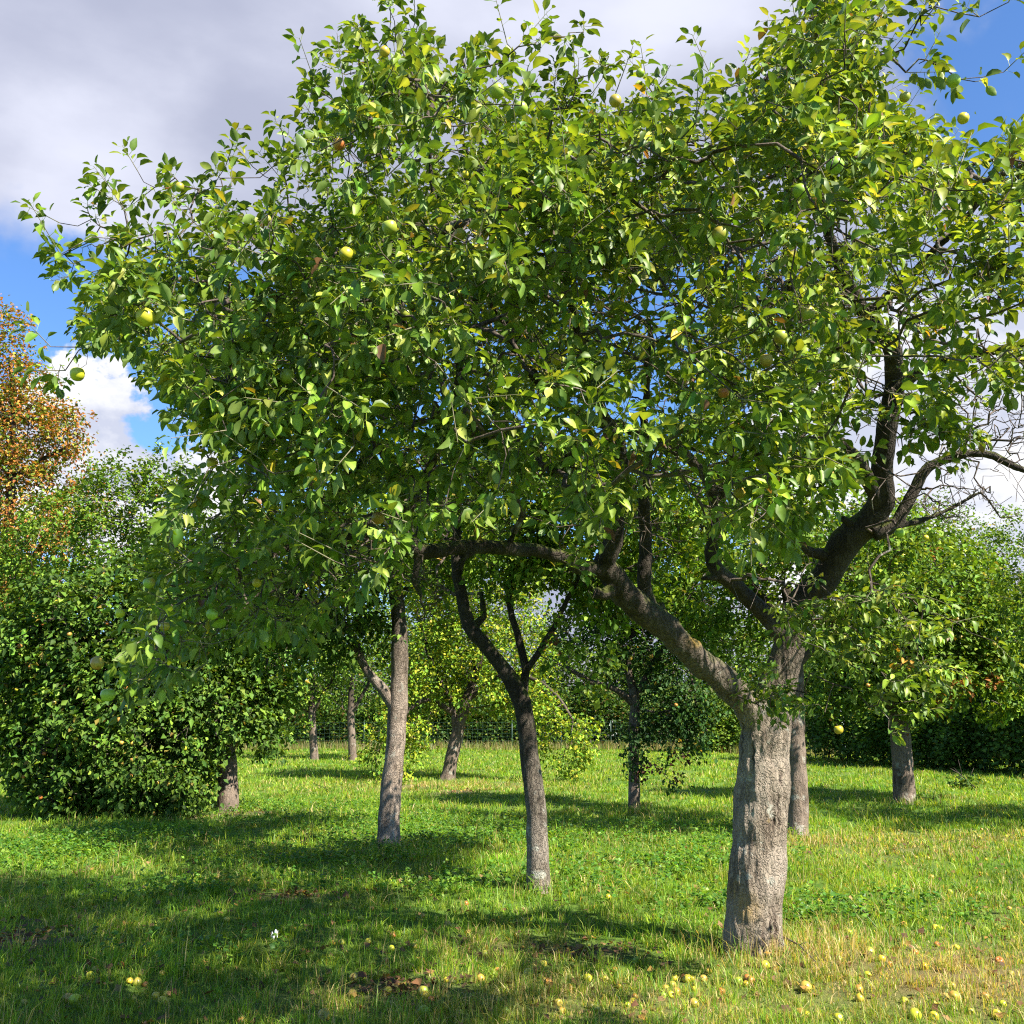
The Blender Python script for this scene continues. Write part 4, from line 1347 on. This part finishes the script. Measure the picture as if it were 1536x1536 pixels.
for (u, v, bl, lab) in ((530, 1143, [(545, 985, 0, 70, 75), (590, 930, 0, 70, 60), (480, 1030, 0, 45, 45)], 'small far apple tree on a pale grey trunk left of the leaning tree'),
                        (472, 1142, [(455, 1000, 0, 70, 60), (400, 960, 0, 90, 70), (440, 1060, 0, 40, 30)], 'small far apple tree on a dark trunk beside the bushy left tree')):
    orchard_tree('apple_tree', lab, 'apple tree', [(u, v, 0, .16), (u - 2, v - 30, 0, .15), (u - 4, v - 70, 0, .14), (u - 2, v - 130, 0, .09)], 39, [[(u - 4, v - 70, 0, .09), (u + 30, v - 130, 0, .06)]],
                 bl, 520, 26, .13, PAL_GREEN, apples=(20, 'yellow'), axis=.4)
orchard_tree('apple_tree', 'light green tree rising behind the broad apple tree on the right', 'tree',
             [(1460, 1128, 0, .25), (1455, 1000, 0, .2), (1440, 880, 0, .12), (1430, 800, 0, .06)], 44, [[(1450, 960, 0, .1), (1500, 880, 0, .07)]],
             [(1410, 830, 0, 80, 75), (1500, 890, 0, 85, 85), (1560, 850, 0, 70, 90), (1460, 960, 0, 100, 80), (1350, 900, 0, 80, 90)],
             1500, 26, .16, PAL_GREEN, axis=.5, group=None)

# boundary trees behind the fence
back = [(-60, 60, 960, 5.6), (120, 62, 960, 5.0), (300, 60, 950, 5.2), (455, 63, 960, 4.6), (610, 58, 950, 5.0), (760, 62, 940, 5.4), (900, 60, 975, 4.2), (1040, 57, 930, 4.8), (1160, 61, 940, 5.0), (1300, 56, 930, 5.2), (1640, 40, 900, 4.6)]
blab = ['boundary tree far left behind the rusty autumn tree', 'boundary tree behind the bushy left apple tree', 'boundary tree behind the bushy tree trunk', 'boundary tree behind the two small far apple trees',
        'boundary tree behind the leaning apple tree', 'boundary tree behind the yellow fruited apple tree', 'low boundary tree before the white house', 'boundary tree behind the small dark apple tree',
        'boundary tree behind the big forked trunk', 'boundary tree behind the grey pole', 'boundary tree at the far right edge']
for (u, Y, vt, r), lab in zip(back, blab):
    pr = r / Y * F
    hv = 1108
    vc = vt + (hv - vt) * .42
    orchard_tree('deciduous_tree', 'dark green ' + lab, 'tree', [(u, hv, 0, .25), (u + 4, hv - 60, 0, .2), (u - 3, vc, 0, .12)], Y, [[(u, hv - 70, 0, .12), (u + pr * .5, vc, 0, .07)], [(u, hv - 70, 0, .12), (u - pr * .5, vc + 10, 0, .07)]],
                 [(u, vc, 0, pr * .8, (hv - vt) * .5), (u - pr * .6, vc + 25, 0, pr * .5, 50), (u + pr * .6, vc + 15, 0, pr * .5, 55), (u + pr * .2, vt + 25, 0, pr * .4, 30), (u, hv - 28, 0, pr * .8, 30)],
                 900, 22, .26, PAL_BACK, axis=.8, group='trees beyond the far fence', twig_r=.008)


# ------------------------------------------------------------------ hedges and bushes
def bush(name, label, cat, line, height, width, n, size, pal, group=None, stems=8):
    """a leafy mass along a ground line, with a woody inside"""
    line = np.array(line, float)
    seg = np.linalg.norm(np.diff(line, axis=0), axis=1)
    cum = np.concatenate([[0], np.cumsum(seg)])
    t = RNG.uniform(0, cum[-1], n)
    X = np.interp(t, cum, line[:, 0])
    Y = np.interp(t, cum, line[:, 1])
    hh = height * (1 + .26 * np.sin(t * .7) + .16 * np.sin(t * 2.1 + 1) + .08 * np.sin(t * 5.3))
    a = RNG.uniform(0, math.pi, n)
    rr = np.where(RNG.uniform(0, 1, n) < .7, RNG.uniform(.85, 1.05, n), RNG.uniform(.2, 1, n))
    off = np.cos(a) * rr * width * (1 + .15 * np.sin(t * 3.3))
    Z = np.sin(a) ** .6 * rr * hh + .05
    d = np.array([line[-1][0] - line[0][0], line[-1][1] - line[0][1]])
    d /= np.linalg.norm(d)
    pts = np.stack([X - d[1] * off, Y + d[0] * off, Z], 1) + RNG.normal(0, .06, (n, 3))
    root = empty(name, (line[0][0], line[0][1], 0), label, cat, group)
    k = 9
    rid = np.repeat(np.arange(n), k)
    pos = pts[rid] + RNG.normal(0, .11, (n * k, 3))
    pos[:, 2] = np.abs(pos[:, 2])
    out = np.stack([-d[1] * off[rid], d[0] * off[rid], Z[rid] - hh[rid] * .3], 1)
    dd = unit(unit(out) + RNG.normal(0, .6, (n * k, 3)))
    nr = np.array([0, 0, 1.]) + .6 * unit(out) + RNG.normal(0, .4, (n * k, 3))
    V, T, C = make_leaves(pos, dd, nr, size * RNG.uniform(.6, 1.2, n * k), RNG.uniform(.8, 1.2, n * k), RNG.uniform(0, .4, n * k), RNG.uniform(.1, .5, n * k), leaf_colors(n * k, pal), 1)
    mesh_tris('foliage', V, T, M['leaf_bg'], root, C)
    tb = Tubes()
    ns = int(cum[-1] / .8) + stems
    for _ in range(ns):
        q = RNG.uniform(0, cum[-1])
        x, y = np.interp(q, cum, line[:, 0]), np.interp(q, cum, line[:, 1])
        tb.add([(x, y, -.05), (x + RNG.normal(0, .1), y + RNG.normal(0, .1), height * .4), (x + RNG.normal(0, .3), y + RNG.normal(0, .3), height * .85)], [.03, .02, .008], 5, False)
    bV, bT = tb.arrays()
    mesh_tris('stems', bV, bT, M['twig'], root)
    return root


bush('hedge', 'long dark hedge along the far side of the orchard behind the fence', 'hedge', [(-34, 52), (-12, 54), (-2, 55), (10, 52)], 2.3, 1.1, 9500, .16, PAL_HEDGE)
bush('hedge', 'dense dark green hedge running along the right side of the orchard', 'hedge', [(11.8, 38.5), (13.8, 33), (16, 28), (18, 23)], 2.9, 1.5, 9000, .13, PAL_DEEP)
g = P(1085, 1128, 47)
bush('bush', 'rounded green bush on the far edge just left of the big trunk', 'bush', [(g[0] - 1.6, 47), (g[0] + 1.2, 47)], 2.1, 1.2, 1500, .13, PAL_GREEN, 'bushes along the fence')
g = P(1240, 1128, 45)
bush('bush', 'green bush in front of the fence beside the grey pole', 'bush', [(g[0] - 1.2, 47), (g[0] + 3.0, 46)], 2.0, .9, 1500, .12, PAL_GREEN, 'bushes along the fence')
g = P(1325, 1130, 43)
bush('bush', 'loose green bush between the grey pole and the dark hedge', 'bush', [(g[0] - 1., 44), (g[0] + 1.5, 42)], 1.5, .8, 900, .11, PAL_YEL, 'bushes along the fence')


# dry grass along the far fence
def verge():
    n = 9000
    t = RNG.uniform(0, 1, n)
    lx = np.interp(t, [0, .75, 1], [-30, 8, 12.6])
    ly = np.interp(t, [0, .75, 1], [50, 50.5, 41])
    X = lx + RNG.normal(0, .3, n)
    Y = ly + RNG.normal(0, .5, n)
    col = np.array([(.36, .29, .14), (.22, .20, .07), (.17, .25, .05)])[RNG.choice(3, n)] * np.exp(RNG.normal(0, .15, (n, 1)))
    V, T, C = blades(X, Y, RNG.uniform(.2, .6, n), np.full(n, .012), np.clip(col, 0, 1), .3)
    tag(mesh_tris('dry_grass', V, T, M['grass'], tint=C), 'tall straw coloured dry grass along the foot of the far fence', kind='stuff')


verge()

# ------------------------------------------------------------------ fence, pole, house
M['fence'] = simple_mat('green fence paint', (.03, .07, .045), .5)
M['pole'] = simple_mat('weathered grey pole', (.42, .46, .52), .6, .1, 8)
M['render'] = simple_mat('white render', (.75, .74, .70), .9, .05, 3)
M['tiles'] = simple_mat('slate roof', (.12, .12, .14), .7, .2, 12)
M['glass'] = simple_mat('window glass', (.04, .05, .07), .1, .05)
M['frame'] = simple_mat('window frame', (.7, .7, .7), .5, .05)


def box_mesh(name, c, s, mat, parent=None):
    x, y, z = [q / 2 for q in s]
    V = np.array([(a, b, d) for a in (-x, x) for b in (-y, y) for d in (-z, z)]) + np.array(c)
    Fq = np.array([(0, 1, 3, 2), (4, 6, 7, 5), (0, 4, 5, 1), (2, 3, 7, 6), (0, 2, 6, 4), (1, 5, 7, 3)])
    return mesh_tris(name, V, Fq, mat, parent, smooth=False)


def build_fence():
    line = np.array([(-30, 51.2), (8.5, 51.0), (11.5, 43), (13.2, 33.5), (15.4, 26)])
    root = empty('wire_fence', (line[0][0], line[0][1], 0), 'thin green wire fence on slim posts along the far edge of the grass', 'fence')
    seg = np.linalg.norm(np.diff(line, axis=0), axis=1)
    cum = np.concatenate([[0], np.cumsum(seg)])
    post = None
    ts = np.arange(0, cum[-1], 2.5)
    for t in ts:
        x, y = np.interp(t, cum, line[:, 0]), np.interp(t, cum, line[:, 1])
        if post is None:
            tb = Tubes()
            tb.add([(x, y, -.1), (x, y, .7), (x, y, 1.42)], [.028, .028, .028], 8)
            tb.add([(x, y, 1.42), (x, y, 1.45)], [.034, .02], 8)
            V, T = tb.arrays()
            V = V - np.array([x, y, 0])
            post = mesh_tris('post', V, T, M['fence'])
            post.parent = root
            o = post
        else:
            o = post.copy()
            COL.objects.link(o)
            o.parent = root
        o.location = (x - root.location.x, y - root.location.y, 0)
    tb = Tubes()
    for i in range(len(line) - 1):
        a, b = line[i], line[i + 1]
        for z in np.arange(.1, 1.4, .18):
            tb.add([(*a, z), (*((a + b) / 2), z - .01), (*b, z)], [.004] * 3, 4, False)
        L = np.linalg.norm(b - a)
        for q in np.arange(0, L, .25):
            p = a + (b - a) * q / L
            tb.add([(*p, .08), (*p, 1.38)], [.003, .003], 3, False)
    V, T = tb.arrays()
    mesh_tris('wire_mesh', V, T, M['fence'], root, smooth=False)


build_fence()


def build_pole():
    Y = 42.0
    b = P(1266, 1133, Y)
    root = empty('utility_pole', (b[0], b[1], 0), 'pale grey upright pole by the far fence, seen right of the big trunk', 'pole')
    tb = Tubes()
    tb.add([(b[0], Y, -.1), (b[0], Y, 1.5), (b[0] - .03, Y, 4.4)], [.13, .12, .10], 14)
    V, T = tb.arrays()
    mesh_tris('shaft', V, T, M['pole'], root)
    tb = Tubes()
    tb.add([(b[0] - .03, Y, 4.4), (b[0] - .03, Y, 4.46)], [.115, .07], 14)
    V, T = tb.arrays()
    mesh_tris('cap', V, T, M['pole'], root)


build_pole()


def build_house():
    Y = 84
    x0, x1 = P(800, 1070, Y)[0], P(1020, 1070, Y)[0]
    cx, w, d, h = (x0 + x1) / 2, x1 - x0, 8, 4.3
    root = empty('house', (cx, Y + d / 2, 0), 'white rendered house glimpsed between the trees beyond the far hedge', 'house')
    box_mesh('wall', (cx, Y + d / 2, h / 2), (w, d, h), M['render'], root)
    V = np.array([(cx - w / 2 - .4, Y - .4, h - .1), (cx + w / 2 + .4, Y - .4, h - .1), (cx + w / 2 + .4, Y + d + .4, h - .1), (cx - w / 2 - .4, Y + d + .4, h - .1), (cx - w / 2 - .4, Y + d / 2, h + 2.6), (cx + w / 2 + .4, Y + d / 2, h + 2.6)])
    Tq = [(0, 1, 5), (0, 5, 4), (2, 3, 4), (2, 4, 5), (0, 4, 3), (1, 2, 5), (0, 3, 2), (0, 2, 1)]
    roof = mesh_tris('roof', V, Tq, M['tiles'], root, smooth=False)
    for q in (-.38, -.13, .12, .37):
        f = box_mesh('window', (cx + q * w, Y - .03, 2.2), (1.3, .10, 1.35), M['frame'], root)
        p = box_mesh('pane', (cx + q * w, Y - .085, 2.2), (1.12, .03, 1.17), M['glass'], root)
        p.parent = f


build_house()


# ------------------------------------------------------------------ fallen apples and small things
def fallen():
    base = {}
    rows = []

    def put(u, v, kind, s, label, group):
        g0 = G(u, v)
        x, y = g0[0], g0[1]
        o = bpy.data.objects.new('fallen_apple', AP[kind])
        COL.objects.link(o)
        r = .033 * s
        o.location = (x, y, float(gz(x, y)) + r * .55)
        o.rotation_euler = (RNG.uniform(0, 6.28), RNG.uniform(0, 6.28), RNG.uniform(0, 6.28))
        o.scale = (s, s, s)
        tag(o, label, 'apple', group)
    nm = {'yellow': 'yellow', 'green': 'green', 'blush': 'orange brown'}
    single = [(1305, 1437, 'green', 1.1, 'plump yellow green fallen apple in dry straw, largest right of the big trunk'), (1323, 1447, 'yellow', .85, 'smaller yellow fallen apple just right of the plump one'),
              (1432, 1508, 'blush', 1.1, 'red flushed fallen apple lying near the bottom right corner'), (1373, 1528, 'yellow', 1.1, 'yellow fallen apple at the bottom edge below the dry patch'),
              (1209, 1480, 'blush', 1.2, 'orange fallen apple alone in straw below right of the big trunk'), (1148, 1451, 'yellow', 1.0, 'bright yellow fallen apple just below the foot of the big trunk'),
              (1031, 1461, 'yellow', 1.0, 'yellow fallen apple left below the big trunk, upper one of three'), (955, 1434, 'green', .8, 'small green fallen apple in the shade left of the big trunk'),
              (912, 1352, 'yellow', .9, 'yellow fallen apple alone in green grass between slender and big trunks'), (982, 1377, 'yellow', .85, 'yellow fallen apple in grass closer to the big trunk, by the weeds'),
              (881, 1461, 'yellow', .9, 'yellow fallen apple on the sunlit edge below the slender trunk'), (793, 1463, 'green', 1.0, 'green fallen apple on dark ground left of centre bottom'),
              (668, 1334, 'green', .9, 'green fallen apple in deep shade left of the slender trunk'), (672, 1383, 'blush', .9, 'orange fallen apple in grass below the leaning trunk'),
              (541, 1387, 'yellow', .85, 'yellow fallen apple in the sunlit patch centre left'), (340, 1386, 'yellow', .8, 'yellow fallen apple at the left end of the sunlit patch'),
              (531, 1470, 'blush', 1.0, 'orange fallen apple on the brown soil patch, upper of the close pair'), (529, 1489, 'blush', .9, 'orange fallen apple on the brown soil patch, lower of the close pair'),
              (487, 1522, 'blush', 1.2, 'big orange fallen apple at the bottom edge left of centre'), (583, 1487, 'yellow', .9, 'yellow fallen apple right of the orange pair'),
              (635, 1492, 'green', 1.0, 'green fallen apple two steps right of the orange pair'), (206, 1480, 'green', .9, 'green fallen apple in shaded grass bottom left'), (213, 1468, 'blush', .85, 'brown fallen apple behind a green one bottom left'),
              (110, 1512, 'yellow', 1.1, 'yellow green fallen apple near the bottom left corner'), (102, 1510, 'blush', 1.0, 'brown fallen apple touching the yellow one near the bottom left corner'),
              (635, 1522, 'green', 1.0, 'green fallen apple at the bottom edge near centre')]
    for (u, v, k, s, l) in single:
        put(u, v, k, s, l, 'apples fallen on the grass')
    # scattered ones, spoken of by patch
    patches = [(1015, 1462, 90, 20, 16, 'below left of the big trunk'), (1380, 1480, 140, 40, 18, 'in the dry grass at the bottom right'), (1340, 1340, 150, 45, 28, 'in the sunny grass right of the big trunk'),
               (720, 1490, 130, 34, 17, 'in the grass at the bottom centre'), (900, 1490, 110, 34, 17, 'in sunlit grass below the slender trunk'), (620, 1400, 150, 36, 20, 'in the sunlit patch below the leaning trunk'),
               (1420, 1255, 70, 8, 12, 'on the worn patch before the broad right hand tree'), (200, 1490, 150, 30, 13, 'in the shaded grass at the bottom left'), (1400, 1400, 110, 26, 12, 'in green grass at the right edge')]
    for (u, v, ru, rv, n, where) in patches:
        for _ in range(n):
            k = ['yellow', 'yellow', 'blush', 'green', 'blush'][RNG.integers(5)]
            uu, vv = u + RNG.uniform(-1.3, 1.3) * ru, v + RNG.uniform(-1.3, 1.3) * rv
            put(uu, vv if vv < 1540 else 1540 - RNG.uniform(0, 60), k, RNG.uniform(.55, .88), 'small %s fallen apple %s' % (nm[k], where), 'apples fallen on the grass')


fallen()


def small_things():
    M['paper'] = simple_mat('white paper', (.8, .8, .8), .8, .03)
    g0 = G(411, 1418)
    n = 9
    V, Fq = [], []
    for i in range(n):
        for j in range(n):
            a, b = i / (n - 1) - .5, j / (n - 1) - .5
            z = .02 * math.sin(a * 9 + b * 4) + .018 * math.cos(b * 11) + .02
            V.append((g0[0] + a * .04, g0[1] + b * .04, float(gz(g0[0], g0[1])) + .03 + z + a * .02))
    for i in range(n - 1):
        for j in range(n - 1):
            q = i * n + j
            Fq.append((q, q + 1, q + n + 1, q + n))
    o = mesh_tris('paper_scrap', V, Fq, M['paper'])
    md = o.modifiers.new('thick', 'SOLIDIFY')
    md.thickness = .002
    tag(o, 'small crumpled white scrap lying in the sunlit grass at left', 'litter')
    # a leafy sprig lying in the grass at the right and loose sticks
    g1 = G(1447, 1183)
    root = empty('fallen_branch', (g1[0], g1[1], 0), 'small dark leafy branch lying in the grass right of the broad tree', 'branch')
    tb = Tubes()
    p0 = np.array([g1[0] + .25, g1[1], .02])
    p1 = p0 + np.array([-.35, 0, .32])
    p2 = p1 + np.array([-.2, 0, .12])
    tb.add([p0, p1, p2], [.014, .009, .004], 6)
    for k in range(5):
        f = RNG.uniform(.1, .9)
        q = p0 * (1 - f) + p1 * f
        tb.add([q, q + RNG.normal(0, .12, 3) + np.array([0, 0, .1])], [.006, .003], 5)
    V, T = tb.arrays()
    mesh_tris('stem', V, T, M['twig'], root)
    n = 130
    pos = np.stack([g1[0] + RNG.normal(0, .17, n), g1[1] + RNG.normal(0, .12, n), np.abs(RNG.normal(.12, .1, n)) + .02], 1)
    V, T, C = make_leaves(pos, RNG.normal(0, 1, (n, 3)), np.array([0, 0, 1.]) + RNG.normal(0, .4, (n, 3)), RNG.uniform(.06, .1, n), np.full(n, 1.), np.full(n, .2), np.full(n, .3), leaf_colors(n, PAL_HEDGE), 1)
    mesh_tris('leaves', V, T, M['leaf_bg'], root, C)
    for i, (u0, v0, u1, v1, lab) in enumerate(((1285, 1372, 1315, 1398, 'thin dead stick lying in the grass right of the big trunk'), (1175, 1425, 1225, 1450, 'thin dead stick in straw at the foot of the big trunk'),
                                               (470, 1180, 500, 1190, 'thin stick lying in far grass left of the leaning trunk'))):
        a, b = G(u0, v0), G(u1, v1)
        a[2] = float(gz(a[0], a[1])) + .07
        b[2] = float(gz(b[0], b[1])) + .02
        m_ = (a + b) / 2 + np.array([.01, .03, .02])
        tb = Tubes()
        tb.add([a, m_, b], [.007, .006, .003], 6)
        d = (b - a)
        tb.add([m_, m_ + d * .2 + np.array([.03, .05, .04])], [.004, .002], 5)
        V, T = tb.arrays()
        tag(mesh_tris('stick', V, T, M['twig']), lab, 'stick')


small_things()
